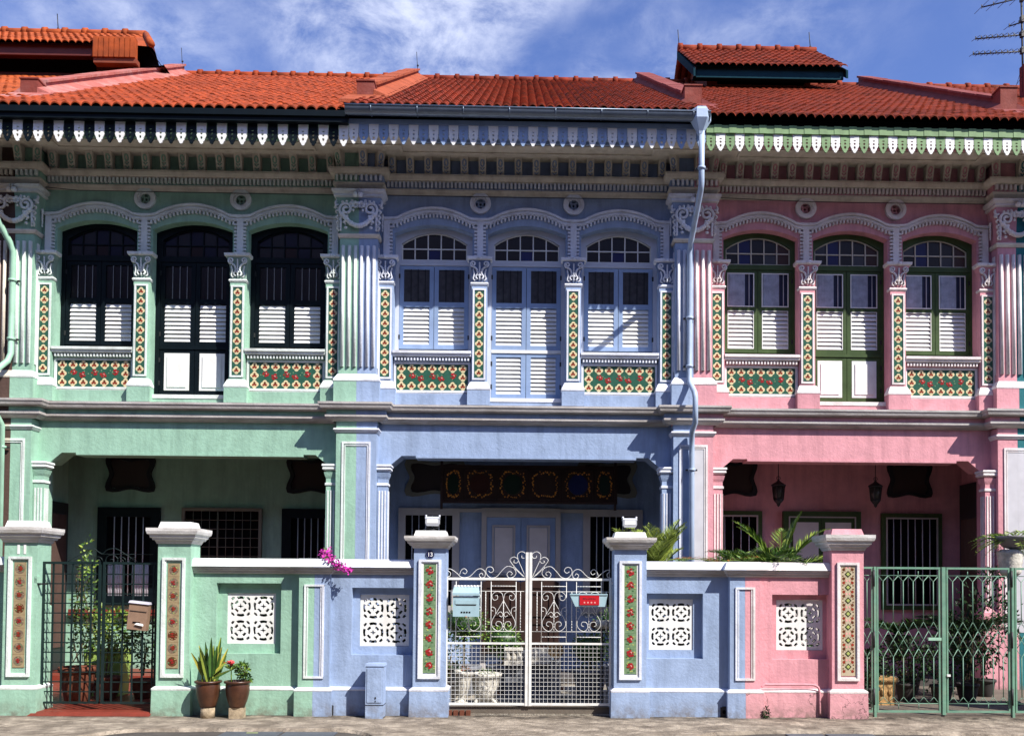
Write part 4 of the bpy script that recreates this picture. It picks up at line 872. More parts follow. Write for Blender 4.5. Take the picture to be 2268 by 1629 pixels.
# ------------------------------------------------------------------ terrace added unseen behind the camera, raised to block sky light
OC = (('cream', (.34, .31, .25)), ('sage', (.20, .26, .17)), ('ochre', (.36, .24, .09)), ('grey', (.22, .22, .23)), ('lilac', (.25, .20, .30)), ('white', (.5, .5, .5)), ('apricot', (.42, .25, .16)), ('lemon', (.42, .38, .17)), ('slate', (.10, .12, .15)))
for i in range(9):
    cn, cc_ = OC[i]; OW = M(cn+'_opposite_plaster', cc_, .85, .1, 4, bump=.005)
    x = -27+i*6.0; T = thing('added_opposite_house', cn+' plaster house added unseen across the street to block sky light', 'house', (x, -15.5, 0), 'added sky-blocking houses across the street'); mb = MB()
    mb.box(-2.995, 2.995, -8, 0, 0, 12.4, OW); mb.box(-2.98, 2.98, .001, .12, 4.1, 4.3, STONE); mb.box(-2.98, 2.98, .001, .12, 8.1, 8.3, STONE); obj('wall', mb, T)
    mb = MB()
    for c in (-1.7, 0, 1.7):
        for dz_ in (0, 4): mb.box(c-.55, c+.55, .002, .05, 5.1+dz_, 7.2+dz_, NAVY); mb.rect_ring(c-.62, c+.62, 5.03+dz_, 7.27+dz_, .07, .0015, .08, STONE)
    mb.box(-2.4, 2.4, .002, .04, .3, 3.4, BLACK); obj('shutters', mb, T)
    mb = MB(); mb.add([(-3, .9, 12.3), (3, .9, 12.3), (3, -4, 15.4), (-3, -4, 15.4), (-3, -9, 12.3), (3, -9, 12.3), (-3, .9, 12.2), (3, .9, 12.2), (-3, -9, 12.2), (3, -9, 12.2)], [(0, 1, 2, 3), (3, 2, 5, 4), (0, 6, 7, 1), (6, 8, 9, 7), (0, 3, 4, 8, 6), (1, 7, 9, 5, 2)], ROOFP); obj('roof', mb, T)
#PART2
# ------------------------------------------------------------------ ground
mb = MB(); mb.box(-300, 300, -300, 300, -0.5, -0.035, ROAD); struct('road', mb)
mb = MB(); sd = random.Random(3)
def kerb(x):
    K = [(-16, -1.75), (-4.9, -1.75), (-4.1, -.98), (-3.4, -.93), (-1.9, -.93), (-1.2, -1.75), (1.5, -1.75), (2.2, -1.05), (2.9, -.92), (4.4, -.95), (5.2, -1.15), (6.2, -1.3), (16, -1.4)]
    for (a, p), (b, q) in zip(K, K[1:]):
        if x <= b: t = (x-a)/(b-a); t = t*t*(3-2*t); return p+(q-p)*t
    return -1.4
pts = [(-16+i*0.125, kerb(-16+i*0.125)+0.012*math.sin(i*1.7)+0.02*sd.random()) for i in range(257)]
v = [(x, y, 0.0) for x, y in pts]+[(x, 0.13, 0.0) for x, y in pts]; n = len(pts)
fs = [(i, i+1, n+i+1, n+i) for i in range(n-1)]
v += [(x, y-0.05, -0.034) for x, y in pts]; fs += [(2*n+i, 2*n+i+1, i+1, i) for i in range(n-1)]
mb.add(v, fs, FOOT); struct('footpath', mb)
for x0, x1, nm, m in ((-13, XB[1], 'neighbour_forecourt', COURT), (XB[1], XB[2]+.03, 'red_tile_forecourt', REDT), (XB[2]+.03, XB[3]+.03, 'pale_forecourt', PEB), (XB[3]+.03, XB[4], 'grey_forecourt', COURT), (XB[4], 13, 'far_neighbour_forecourt', COURT)):
    mb = MB(); zt_ = 0.02 if m is not REDT else 0.05
    if m is REDT:
        nx, ny = 26, 17; dx_, dy_ = (x1-x0)/nx, 3.12/ny
        mb.box(x0, x1, 0.1301, 3.4, -.1, zt_-.006, M('grout', (.10, .03, .02)))
        for i in range(nx):
            for j in range(ny): mb.box(x0+dx_*i+.004, x0+dx_*(i+1)-.004, .131+dy_*j+.004, .131+dy_*(j+1)-.004, zt_-.02, zt_+random.uniform(-.001, .001), m)
    else: mb.box(x0+.0005, x1, 0.1301, 3.4, -0.1, zt_, m)
    struct(nm, mb)
mb = MB()
v = [(-5.98, -.22, .004), (-4.20, -.10, .004), (-4.40, -.24, .004), (-5.80, -.28, .004)]
mb.box(-5.76, -4.36, -.03, .1295, 0.0, .045, REDT); mb.add([(-5.76, -.031, .044), (-4.36, -.031, .044), (-4.36, -.11, .003), (-5.80, -.11, .003)], [(0, 1, 2, 3)], REDT); struct('red_doorstep', mb)
mb = MB(); mb.box(-.88, 1.15, .14, .30, .021, .10, COURT)
for i in range(4): mb.box(-.86+.075*i, -.86+.075*i+.055, .09, .1395, 0.0, .06, POTT)
struct('kerb_step', mb)
for x0, w_, lb in ((-3.17, .62, 'yellow marked slate drain cover, in the road before the green wall'), (-2.52, .56, 'plain slate drain cover in the road before the blue wall'), (2.93, .40, 'slate drain cover in the road before the party pier of pink wall'), (3.37, .52, 'wider slate drain cover in the road before the pink gate pillar')):
    mb = MB((x0, -1.3, -.035)); mb.box(x0, x0+w_, -1.75, -1.02, -.034, -.022, SLAB)
    if w_ == .62: mb.box(x0+.25, x0+.37, -1.12, -1.09, -.0219, -.019, TYG)
    c_ = obj('drain_cover', mb); c_.location = (x0, -1.3, -.035); tag(c_, lb, 'drain cover', 'drain covers along the road edge')
# ------------------------------------------------------------------ boundary walls
def screen_block(mb, x0, x1, z0, z1, y0, y1, m):
    nx = nz = 2; sx, sz = (x1-x0-.03)/nx, (z1-z0-.03)/nz; holes = []
    for i in range(nx):
        for j in range(nz):
            cx, cz = x0+.015+sx*(i+.5), z0+.015+sz*(j+.5); s = min(sx, sz)
            def arcseg(r0, r1, a0, a1, k=4):
                return [(cx+r1*s*math.cos(a0+(a1-a0)*t/k), cz+r1*s*math.sin(a0+(a1-a0)*t/k)) for t in range(k+1)] + [(cx+r0*s*math.cos(a1-(a1-a0)*t/k), cz+r0*s*math.sin(a1-(a1-a0)*t/k)) for t in range(k+1)]
            for q in range(4):
                a = q*PI/2; holes.append(arcseg(.335, .450, a-.42, a+.42)); holes.append(arcseg(.195, .300, a+PI/4-.38, a+PI/4+.38))
                b = a+PI/4; ccx, ccz = cx+.54*s*math.cos(b)*1.2, cz+.54*s*math.sin(b)*1.2
                bb = b+PI; holes.append([(ccx+.225*s*math.cos(bb+t), ccz+.225*s*math.sin(bb+t)) for t in (-.5, 0, .5)]+[(ccx+.12*s*math.cos(bb+t), ccz+.12*s*math.sin(bb+t)) for t in (.5, 0, -.5)])
            cr = []
            for q in range(8): r = .145 if q % 2 == 0 else .05; cr.append((cx+r*s*math.cos(q*PI/4), cz+r*s*math.sin(q*PI/4)))
            holes.append(cr)
    mb.ext([(x0, z0), (x1, z0), (x1, z1), (x0, z1)], holes, y0, y1, m)
def bwall(label, xa, xb, m, wh, rec=None, blk=None, pier=None, low=None, pm=None):
    """xa..xb wall run; pier = side (-1/+1) carrying half of the party pier"""
    T = thing('boundary_wall', label, 'wall', ((xa+xb)/2, .1, 0), 'low walls along the footpath'); o = tuple(T.location)
    yf, ybk = .10, .30; mb = MB(o); low = low or m
    pw = .185; wa, wb_ = (xa+pw if pier == -1 else xa), (xb-pw if pier == 1 else xb)
    out = [(wa, -0.02), (wb_, -0.02), (wb_, 1.70), (wa, 1.70)]
    mb.ext(out, [[(rec[0], rec[2]), (rec[1], rec[2]), (rec[1], rec[3]), (rec[0], rec[3])]] if rec else [], yf, .185, m)
    mb.ext(out, [[(blk[0], blk[2]), (blk[1], blk[2]), (blk[1], blk[3]), (blk[0], blk[3])]] if blk else [], .1851, ybk, m)
    if rec: mb.rect_ring(rec[0]-.018, rec[1]+.018, rec[2]-.018, rec[3]+.018, .0179, yf-.008, yf-.0002, wh) if False else None
    mb.sweep([(0, .335), (.012, .333), (.045, .31), (.045, -.02), (0, -.02)], [(wa, yf), (wb_, yf)], low)
    mb.sweep([(0, .342), (.014, .338), (.05, .315), (.048, .30), (0, .30)], [(wa, yf), (wb_, yf)], wh)
    obj('wall', mb, T)
    if pier:
        mb = MB(o); px0, px1 = (xa+.0005, xa+pw) if pier == -1 else (xb-pw, xb-.0005); mb.box(px0, px1, 0.0, ybk, -.02, 1.70, m)
        path = [(px0, 0), (px1, 0), (px1, .1)] if pier == -1 else [(px0, .1), (px0, 0), (px1, 0)]
        mb.sweep([(0, .335), (.012, .333), (.035, .31), (.035, -.02), (0, -.02)], path, low); mb.sweep([(0, .342), (.014, .338), (.04, .315), (.038, .30), (0, .30)], path, wh)
        a, b = (px0, px1-.065) if pier == -1 else (px0+.065, px1)
        e0, e1 = (b-.024, b) if pier == -1 else (a, a+.024)
        mb.box(e0, e1, -.016, -.0003, .45, 1.575, wh); mb.box(a, b, -.0165, -.0004, .45, .475, wh); mb.box(a, b, -.0165, -.0004, 1.552, 1.576, wh)
        f0, f1 = (b-.046, b-.034) if pier == -1 else (a+.034, a+.046)
        mb.box(f0, f1, -.010, -.0005, .475, 1.55, wh)
        obj('pier', mb, T)
    mb = MB(o)
    path = {None: [(xa, yf), (xb, yf)], -1: [(xa+.0005, 0), (xa+pw, 0), (xa+pw, yf), (xb, yf)], 1: [(xa, yf), (xb-pw, yf), (xb-pw, 0), (xb-.0005, 0)]}[pier]
    mb.sweep([(-.12, 1.885), (.0, 1.885), (.05, 1.872), (.085, 1.785), (-.12, 1.782)], path, wh); mb.sweep([(-.1195, 1.7815), (.075, 1.7815), (.075, 1.770), (.06, 1.762), (.055, 1.742), (.035, 1.735), (.03, 1.712), (.008, 1.70), (-.1195, 1.70)], path, WEATH_SHADE)
    mb.box(xa, xb, yf+.1195, .38, 1.7005, 1.8845, wh)
    obj('coping', mb, T)
    if blk:
        mb = MB(o); screen_block(mb, blk[0]+.002, blk[1]-.002, blk[2]+.002, blk[3]-.002, .20, .25, PAINTW); obj('breeze_block', mb, T)
    return T
PP = (-2.462, 2.742)
bwall('green boundary wall with white breeze block, behind two brown flower pots', -4.0, PP[0], GREEN, GWHITE, (-3.665, -2.885, .735, 1.585), (-3.56, -2.97, .845, 1.465), pier=1)
bwall('blue boundary wall with breeze block left of the white gate', PP[0], -1.2, BLUE, BWHITE, (-2.03, -1.22, .725, 1.54), (-1.945, -1.345, .825, 1.455), pier=-1)
bwall('blue boundary wall with breeze block right of the white gate', 1.5, PP[1], BLUE, BWHITE, (1.56, 2.25, .70, 1.495), (1.60, 2.145, .80, 1.425), pier=1)
bwall('pink boundary wall with breeze block, conduit and cracked base', PP[1], 3.88, PINK, PWHITE, (3.10, 3.80, .70, 1.49), (3.175, 3.755, .805, 1.425), pier=-1, low=PINKLOW)
bwall('green boundary wall left of pillar number 11, outside the view', -7.7, -6.1, GREEN, GWHITE)
bwall('pink boundary wall right of the green gate, outside the view', 7.2, 8.1, PINK, PWHITE)
# details on the walls
mb = MB((3.3, 0, 0)); mb.tube(crv([(2.95, .03, .37), (2.99, .03, .40), (3.05, .03, .40), (3.5, .04, .40), (3.62, .04, .385), (3.66, .04, .33), (3.665, .035, .18), (3.665, .03, .04)], 5), .014, PINK, 8)
c_ = obj('conduit_pipe', mb); c_.location = (3.3, 0, 0); tag(c_, 'pink painted conduit pipe running along the cracked base of the pink wall', 'pipe')
for x, z, sx, lb in ((-2.255, .07, .028, 'small black drain hole at the foot of the blue wall left of the meter box'), (2.50, .065, .045, 'square black drain hole in the blue wall beside the blue and pink pier')):
    mb = MB((x, .05, 0)); mb.ext([(x-sx, .005), (x+sx, .005), (x+sx, .10), (x+sx*.5, .13), (x-sx*.5, .13), (x-sx, .10)], [disc(x, .065, sx*.55, 8)], .042, .054, DARKM); mb.box(x-sx, x+sx, .048, .0541, .006, .12, BLACK)
    c_ = obj('drain_hole', mb); c_.location = (x, .05, 0); tag(c_, lb, 'drain hole', 'drain holes in the boundary walls')
mb = MB((-2.66, .0, 0)); mb.lathe([(.028, 0), (.03, .12), (.024, .13), (.01, .135)], (-2.66, .0, 0), BLOCKC, 10)
c_ = obj('stub_post', mb); c_.location = (-2.66, 0, 0); tag(c_, 'short stone stub post at the foot of the green wall by the party pier', 'post')
# ------------------------------------------------------------------ gate pillars
WEATH_SHADE_CAP = M('weathered_shaded_cap', (0.66, 0.64, 0.62), 0.85, 0.12, 5, bump=0.006, bscale=35, spec=0.15, dirt=(0.26, 0.22, 0.18), dirt_amt=0.7, dirt_scale=(2, 3, 9))  # shade under the white block put into the grey, along with dirt
def pillar(label, cx, m, wh, blockm, zc, zt_, zb_, tiles, low=None, hw=.195, dep=.30):
    T = thing('gate_pillar', label, 'pillar', (cx, 0, 0), 'gate pillars'); mb = MB(); low = low or m
    mb.box(-hw, hw, -.02, dep, 0.0, zc, m); rp = [(-hw, dep), (-hw, -.02), (hw, -.02), (hw, dep)]
    mb.sweep([(0, .345), (.008, .342), (.035, .32), (.04, 0.0), (0, 0.0)], rp, low, True); mb.sweep([(0, .352), (.012, .348), (.040, .325), (.037, .305), (0, .305)], rp, wh, True)
    obj('shaft', mb, T)
    mb = MB(); h = zt_-zc
    mb.sweep([(0, zc), (.012, zc), (.03, zc+.22*h), (.05, zc+.24*h), (.055, zc+.34*h), (.072, zc+.40*h), (.078, zc+.55*h), (.098, zc+.62*h), (.108, zc+.80*h), (.108, zc+h), (0, zc+h)], rp, WEATH_SHADE_CAP, True)
    mb.box(-hw, hw, -.02, dep, zc+.0005, zt_-.0005, wh); mb.frustum(-hw+.06-.065, hw-.06+.065, -.02+.05-.05, dep+.0, zt_, zb_, .022, blockm); obj('cap', mb, T)
    mb = MB(); yf = -.02
    mb.rect_ring(-.135, .135, .455, 1.885, .030, yf-.026, yf-.0003, wh); mb.rect_ring(-.104, .104, .486, 1.854, .012, yf-.013, yf-.0004, wh); obj('panel_frame', mb, T)
    mb = MB(); n = 8
    if tiles == 'rose':
        z0, z1, w_ = .525, 1.825, .075; mb.rect_ring(-.092, .092, z0-.027, z1+.027, .0165, yf-.009, yf-.0002, PAINTW)
        mb.box(-w_, w_, yf-.007, yf-.0005, z0, z1, TLG); s = (z1-z0)/n
        for i in range(n):
            cz = z0+s*(i+.5); mb.box(-w_, w_, yf-.0078, yf-.0069, cz-s/2-.001, cz-s/2+.001, TLF)
            for k in range(9): a = random.random()*2*PI; r = .05+.02*random.random(); flat(mb, disc(r*math.cos(a)*.95, cz+r*math.sin(a), .013, 6, a, .6), yf-.0085-.0002*k, random.choice((TLF, TLF, TYG)))
            rose(mb, 0, cz+.006, .155, yf-.009, seed=i+50)
    elif tiles == 'flower':
        z0, z1, w_ = .565, 1.815, .070; mb.box(-w_, w_, yf-.007, yf-.0005, z0, z1, TBG); s = (z1-z0)/n
        for i in range(n):
            cz = z0+s*(i+.5); mb.box(-w_, w_, yf-.0078, yf-.0069, cz-s/2-.001, cz-s/2+.001, TB)
            flat(mb, disc(0, cz, .058, 14), yf-.0085, random.choice((TB, M('tile_taupe', (.20, .14, .10), .3, .3, 30))))
            for k in range(12): a = random.random()*2*PI; flat(mb, disc(.045*math.cos(a), cz+.045*math.sin(a), .010, 6, a, .6), yf-.0088-.0001*k, random.choice((TLG, TBG, TBG, TLF, TYG)))
            rose(mb, .005*math.sin(i*2), cz+.006, .098+.012*math.sin(i*3), yf-.010, (TR, TRR, TB) if i % 3 else (TRR, TR, TB), seed=i+9)
    else:
        z0, z1, w_ = .545, 1.825, .075; mb.box(-w_-.01, w_+.01, yf-.007, yf-.0005, z0-.03, z1+.03, M('tile_cream_pale', (.50, .42, .29), .3, .1)); s = (z1-z0)/n
        for i in range(n):
            cz = z0+s*(i+.5); flat(mb, disc(0, cz, .042, 4), yf-.0095, TDK); flat(mb, disc(0, cz, .024, 4), yf-.0102, TYG)
            for a in (-1, 1):
                for b in (-1, 1):
                    flat(mb, disc(a*.052, cz+b*.055, .020, 6, .5), yf-.0085, TR if (i+a) % 2 else TB); flat(mb, disc(a*.034, cz+b*.040, .009, 5), yf-.009, TBG); flat(mb, disc(a*.062, cz+b*.022, .010, 5), yf-.0088, TB)
                flat(mb, disc(a*.022, cz+s/2, .016, 6), yf-.0087, TP); flat(mb, disc(a*.04, cz+s/2+.002, .012, 6), yf-.0091, TBG)
    obj('tile_panel', mb, T); return T
PG1 = pillar('green gate pillar with number 11, cut by the left edge', -5.955, GREEN, GWHITE, PAINTW, 2.05, 2.235, 2.315, 'flower')
PG2 = pillar('green gate pillar with red flower tiles between the dark gate and brown pots', -4.135, GREEN, GWHITE, PAINTW, 2.05, 2.235, 2.315, 'flower')
PB1 = pillar('blue gate pillar with rose tiles and round navy number plate, left of white gate', -1.075, BLUE, BWHITE, PAINTW, 2.02, 2.165, 2.235, 'rose')
PB2 = pillar('blue gate pillar with rose tiles and no number plate, right of white gate', 1.345, BLUE, BWHITE, PAINTW, 2.02, 2.165, 2.235, 'rose')
PK1 = pillar('pink gate pillar with diamond patterned tile strip beside the green gate', 3.99, PINK, PWHITE, PINK, 2.03, 2.22, 2.295, 'diamond', low=PINKLOW)
PK2 = pillar('pink gate pillar at the far side of the green gate, outside the view', 7.15, PINK, PWHITE, PINK, 2.03, 2.22, 2.295, 'diamond')
mb = MB(); text_mb(mb, '11', 0.0, -.022, 1.965, .150, PAINTW, .004, .006); obj('house_number', mb, PG1, (.01, 0, 0))
mb = MB((-1.075, 0, 0)); mb.ext(disc(-1.075, 1.945, .052, 20), [], -.030, -.0205, ENAM); mb.ext(disc(-1.075, 1.945, .052, 20), [disc(-1.075, 1.945, .046, 20)], -.0325, -.0301, GALV); text_mb(mb, '13', -1.075, -.031, 1.943, .068, PAINTW, .001, .001); obj('number_plate', mb, PB1)
# pillar lamps
def flood(label, cx):
    T = thing('flood_lamp', label, 'lamp', (cx, .10, 2.235), 'flood lamps on the blue gate pillars'); mb = MB()
    mb.lathe([(.045, 0), (.045, .012), (.02, .018), (.018, .05)], (0, 0, 0), DARKM, 12); mb.tube([(-.075, 0, .085), (-.075, 0, .04), (.075, 0, .04), (.075, 0, .085)], .008, DARKM, 6); obj('bracket', mb, T)
    mb = MB(); mb.frustum(-.07, .07, -.05, .045, .062, .088, -.012, SILV); mb.box(-.083, .083, -.063, .058, .0881, .150, SILV); mb.frustum(-.09, .09, -.068, .062, .1501, .172, .012, SILV); mb.box(-.065, .065, -.066, -.0631, .092, .146, PAINTW)
    for s in (-1, 1): mb.lathe([(.012, 0), (.012, .03)], (s*.082, 0, .165), SILV, 8)
    obj('housing', mb, T)
    mb = MB(); mb.tube(crv([(-.03, .05, .015), (-.10, .03, .02), (-.13, .06, .01), (-.16, .12, -.0)], 4), .005, DARKM, 5); obj('cord', mb, T)
flood('silver flood lamp on top of the left blue gate pillar, above the number plate', -1.06); flood('silver flood lamp on top of the right blue gate pillar, beside the palm', 1.345)
# ------------------------------------------------------------------ white gate
GT = thing('double_gate', 'white scrolled iron double gate with wire mesh lower panels', 'gate', (.118, .12, 0))
q4 = .001267
def P4(cx, cy, y=0): return ((cx-805)*q4, y, 1.66-(cy-273)*q4)
TOPC = [[(772, 255), (735, 170), (700, 90), (695, 35), (735, 10), (775, 35), (765, 72), (735, 68), (735, 48)],
        [(765, 258), (700, 195), (650, 140), (620, 90), (660, 62), (700, 90), (685, 120), (655, 112), (665, 95)],
        [(750, 250), (690, 195), (640, 160), (590, 155), (540, 200), (490, 255), (430, 262), (390, 215), (402, 168), (440, 160), (465, 190), (440, 215), (415, 200)],
        [(655, 160), (680, 215), (655, 255), (612, 262), (592, 228), (618, 202), (645, 222), (628, 240)],
        [(20, 180), (60, 187), (110, 222), (150, 258), (200, 263), (245, 245), (300, 190), (345, 178), (382, 210), (378, 255), (345, 265), (325, 238), (348, 220), (362, 240)],
        [(135, 240), (152, 195), (182, 178), (208, 202), (192, 228), (166, 216)], [(20, 196), (48, 220), (44, 250), (22, 255)]]
HEART = [[(0, 80), (-17, 20), (-70, 3), (-112, 40), (-95, 84), (-60, 76), (-60, 42), (-82, 44)], [(0, 90), (-60, 195), (-110, 285), (-104, 345), (-52, 382), (-12, 352), (-20, 300), (-60, 292), (-72, 322), (-48, 336)],
         [(-75, 228), (-78, 170), (-112, 152), (-122, 182), (-98, 190)], [(-64, 228), (-32, 198), (-6, 218), (-16, 246), (-40, 234)]]
def twist(mb, a, b, m, n=9):
    A, B = Vector(a), Vector(b)
    mb.tube([A, B], .0045, m, 5)
    for i in range(n): c = A+(B-A)*((i+.5)/n); mb.ball(c, .0068, m, 5, 3, (1.3, 1, 1) if abs(B.x-A.x) > .01 else (1, 1, 1.6))
for s in (-1, 1):
    X = lambda cx: (cx-805)*q4*(-s)
    def T3(cx, cy): p = P4(cx, cy); return (p[0]*(-s), 0, p[2])
    xo = 787*q4*s; ins = .022*s; mb = MB()
    def bar(xa, xb, za, zb2, d=.016): mb.box(min(xa, xb), max(xa, xb), -d, d, za, zb2, GATEW)
    bar(ins-.017*s, ins+.017*s, .12, 1.985, .02); bar(xo-.012*s, xo+.012*s, .12, 1.68)
    bar(ins, xo, 1.643, 1.672, .015); bar(ins, xo, .862, .885, .015); bar(ins, xo, .125, .152, .015)
    mb.box(min(xo, xo+.10*s), max(xo, xo+.10*s), -.008, .008, 1.60, 1.63, GATEW)
    L_ = obj('gate_leaf', mb, GT)
    mb = MB()
    for c in TOPC: mb.tube(crv([T3(*p) for p in c], 4), .0038, GATEW, 5)
    obj('cresting', mb, L_)
    mb = MB(); r = .0036
    for yy in (393, 778): mb.tube([T3(20, yy), T3(780, yy)], r, GATEW, 5)
    for cx in (225, 562):
        for e in (-120, 120): mb.tube([T3(cx+e, 288), T3(cx+e, 885)], r+.001, GATEW, 5)
        for yy in (343, 830): twist(mb, T3(cx-120, yy), T3(cx+120, yy), GATEW)
        for h in HEART:
            for e in (-1, 1): mb.tube(crv([T3(cx+e*p[0], 393+p[1]) for p in h], 4), .0035, GATEW, 5)
        twist(mb, T3(cx, 470), T3(cx, 775), GATEW, 11)
    for cx in (58, 390, 725): twist(mb, T3(cx, 396), T3(cx, 776), GATEW, 14)
    obj('scrollwork', mb, L_)
    mb = MB(); x0_, x1_ = sorted((ins+.015*s, xo-.01*s)); n = round((x1_-x0_)/.0505)
    for i in range(1, n): u = x0_+(x1_-x0_)*i/n; mb.tube([(u, 0.0, .15), (u, 0.0, .865)], .0021, GATEW, 4)
    for i in range(1, 14): z = .15+.715*i/14; mb.tube([(x0_, .006, z), (x1_, .006, z)], .0021, GATEW, 4)
    obj('wire_mesh', mb, L_)
# ------------------------------------------------------------------ dark gate
GD = thing('double_gate', 'dark iron grid double gate between the two green pillars', 'gate', (-5.05, .12, 0))
for s in (-1, 1):
    xa = .012; xb = .70 if s < 0 else .655; mb = MB()
    def vb(x, w_, z0=.12, z1=1.83, d=.010): x *= s; mb.box(x-w_, x+w_, -d, d, z0, z1, GATED)
    vb(xa+.014, .014, d=.014); vb(xb, .013, d=.014); n = 5; st = (xb-xa)/6 if s < 0 else (xb-xa)/5.3
    mb.box(*sorted((s*xa, s*xb)), -.013, .013, 1.80, 1.83, GATED); mb.box(*sorted((s*xa, s*xb)), -.013, .013, .12, .145, GATED)
    L_ = obj('gate_leaf', mb, GD); mb = MB()
    for i in range(1, 6):
        if xa+st*i < xb-.03: vb(xa+st*i, .0095, .145, 1.80, .007)
    for i in range(1, 14): z = .145+(1.80-.145)*i/14; mb.box(*sorted((s*(xa+.02), s*(xb-.01))), .0075, .014, z-.0070, z+.0070, GATED)
    obj('grid', mb, L_)
mb = MB()
mb.tube(crv([(-.42, 0, 1.83), (-.28, 0, 1.91), (-.13, 0, 1.99), (-.05, 0, 1.95), (0, 0, 1.93), (.06, 0, 1.98), (.16, 0, 1.99), (.28, 0, 1.92), (.42, 0, 1.83)], 5), .0045, GATED, 5)
for cx, r in ((.10, .09), (.22, .06), (.36, .05), (-.06, .06)): mb.tube(spiral(cx, 1.84, r, .015, 0, 1.4, 0, 18), .004, GATED, 5)
mb.tube([(-.02, 0, 1.925), (.60, 0, 1.925)], .004, GATED, 5); obj('cresting', mb, GD)
LK = thing('gate_latch', 'mint painted gate latch on the pillar beside the dark gate', 'latch', (-5.76, .1, 1.55)); mb = MB(); mb.box(-.03, .02, -.12, -.05, .02, .10, PIPEG); mb.box(-.03, .10, -.11, -.08, -.0, .019, DARKM); obj('latch_plate', mb, LK)
# green gate letterbox (tilted)
LB = thing('letterbox', 'brown tilted letterbox hanging on the dark iron gate', 'letterbox', (-4.57, .06, 1.18)); LB.rotation_euler = (0, math.radians(6), 0)
mb = MB(); mb.box(-.115, .115, -.05, .035, -.165, .15, LBRN); mb.box(-.10, .10, -.056, -.0501, .055, .062, DARKM); obj('body', mb, LB)
mb = MB(); mb.frustum(-.125, .125, -.065, .04, .151, .178, .01, M('lid_lilac', (.55, .53, .62), .5, .1)); obj('lid', mb, LB); mb = MB(); mb.box(-.05, .04, -.055, -.0502, -.085, -.068, BLACK); mb.add([(-.02, -.07, -.10), (.09, -.075, -.11), (.08, -.06, -.085), (0, -.055, -.08)], [(0, 1, 2, 3)], PAINTW); obj('letter_slot', mb, LB)
# blue letterbox on white gate
LB = thing('letterbox', 'pale blue letterbox with scalloped lid on the white gate left leaf', 'letterbox', (-.64, .0, 1.2)); mb = MB()
mb.box(-.158, .158, 0, .10, 0.0, .245, LBOX); mb.box(-.13, .13, -.006, -.0002, .15, .20, LBOX); mb.box(-.12, .12, -.003, -.0001, .135, .148, DARKM)
for i in range(4): mb.box(-.062+.032*i, -.042+.032*i, -.004, -.0001, .045, .062, BLACK)
mb.lathe([(.012, 0), (.014, .012)], (0, -.004, -.008), BRICK, 8)
obj('body', mb, LB); mb = MB(); mb.add([(-.162, -.02, .255), (.162, -.02, .255), (.162, -.02, .285), (-.162, -.02, .285), (-.15, .06, .365), (.15, .06, .365), (-.162, .10, .255), (.162, .10, .255), (-.15, .10, .365), (.15, .10, .365)], [(0, 1, 2, 3), (3, 2, 5, 4), (0, 6, 7, 1), (4, 5, 9, 8), (0, 3, 4, 8, 6), (1, 7, 9, 5, 2)], LBOX)
for i in range(8): mb.ball((-.135+.0385*i, .055, .365), .019, PAINTW, 8, 4, (1, .5, .8))
obj('lid', mb, LB)
SB = thing('sign_box', 'pale blue tapered box with red sign plate on the white gate right leaf', 'sign', (.85, .0, 1.33)); mb = MB(); mb.ext([(-.235, .14), (.22, .14), (.19, .0), (-.17, 0.0)], [], 0, .10, LBOX); mb.box(-.235, .22, -.01, .11, .1401, .155, LBOX); obj('body', mb, SB)
mb = MB(); mb.box(-.118, .118, -.012, -.0003, .02, .135, RSIGN); rd = random.Random(2)
for i in range(8): mb.box(-.08+.02*i, -.067+.02*i, -.0135, -.0119, .090, .096+rd.random()*.008, DARKM)
for i in range(4): mb.ext(disc(-.06+.042*i, .05, .011, 6, rd.random()), [], -.0135, -.0119, TP)
obj('sign_plate', mb, SB)
# ------------------------------------------------------------------ green gate
GG = thing('folding_gate', 'green painted metal gate with diamond lattice beside the pink pillar', 'gate', (4.2, .14, 0)); o = (4.2, .14, 0)
GX = [(4.215, 4.355, 1), (4.405, 5.19, 6), (5.27, 6.055, 6), (6.125, 6.91, 6)]
for x0, x1, nb in GX:
    mb = MB(o); Y0, Y1 = .128, .152
    mb.box(x0, x1, Y0, Y1, 1.815, 1.84, GATEG); mb.box(x0, x1, Y0, Y1, .055, .08, GATEG); mb.box(x0, x0+.018, Y0+.001, Y1-.001, .08, 1.815, GATEG); mb.box(x1-.018, x1, Y0+.001, Y1-.001, .08, 1.815, GATEG)
    L_ = obj('gate_leaf', mb, GG); mb = MB(o); r = .0052; a, b = x0+.018, x1-.018; d = (b-a)/nb; y = .14
    T_ = lambda x, z: (x, y, z)
    for z in (1.735, .165): mb.tube([T_(a, z), T_(b, z)], r, GATEG, 5)
    for i in range(nb):
        c = a+d*(i+.5); l, rr_ = a+d*i, a+d*(i+1)
        mb.tube([T_(l, 1.73), T_(c, 1.66), T_(rr_, 1.73)], r, GATEG, 5); mb.tube([T_(c, 1.66), T_(c, 1.165)], r+.001, GATEG, 5); mb.tube([T_(c, .73), T_(c, .245)], r+.001, GATEG, 5)
        mb.tube([T_(l, .17), T_(c, .245), T_(rr_, .17)], r, GATEG, 5)
        for za, zc in ((1.165, 1.055), (.945, 1.055), (.945, .838), (.73, .838)): mb.tube([T_(l, zc), T_(c, za), T_(rr_, zc)], r, GATEG, 5)
        if i in (2, 4): mb.tube([T_(l, 1.735), T_(l, 1.79)], r, GATEG, 5); mb.tube([T_(l, .165), T_(l, .10)], r, GATEG, 5)
    obj('lattice', mb, L_)
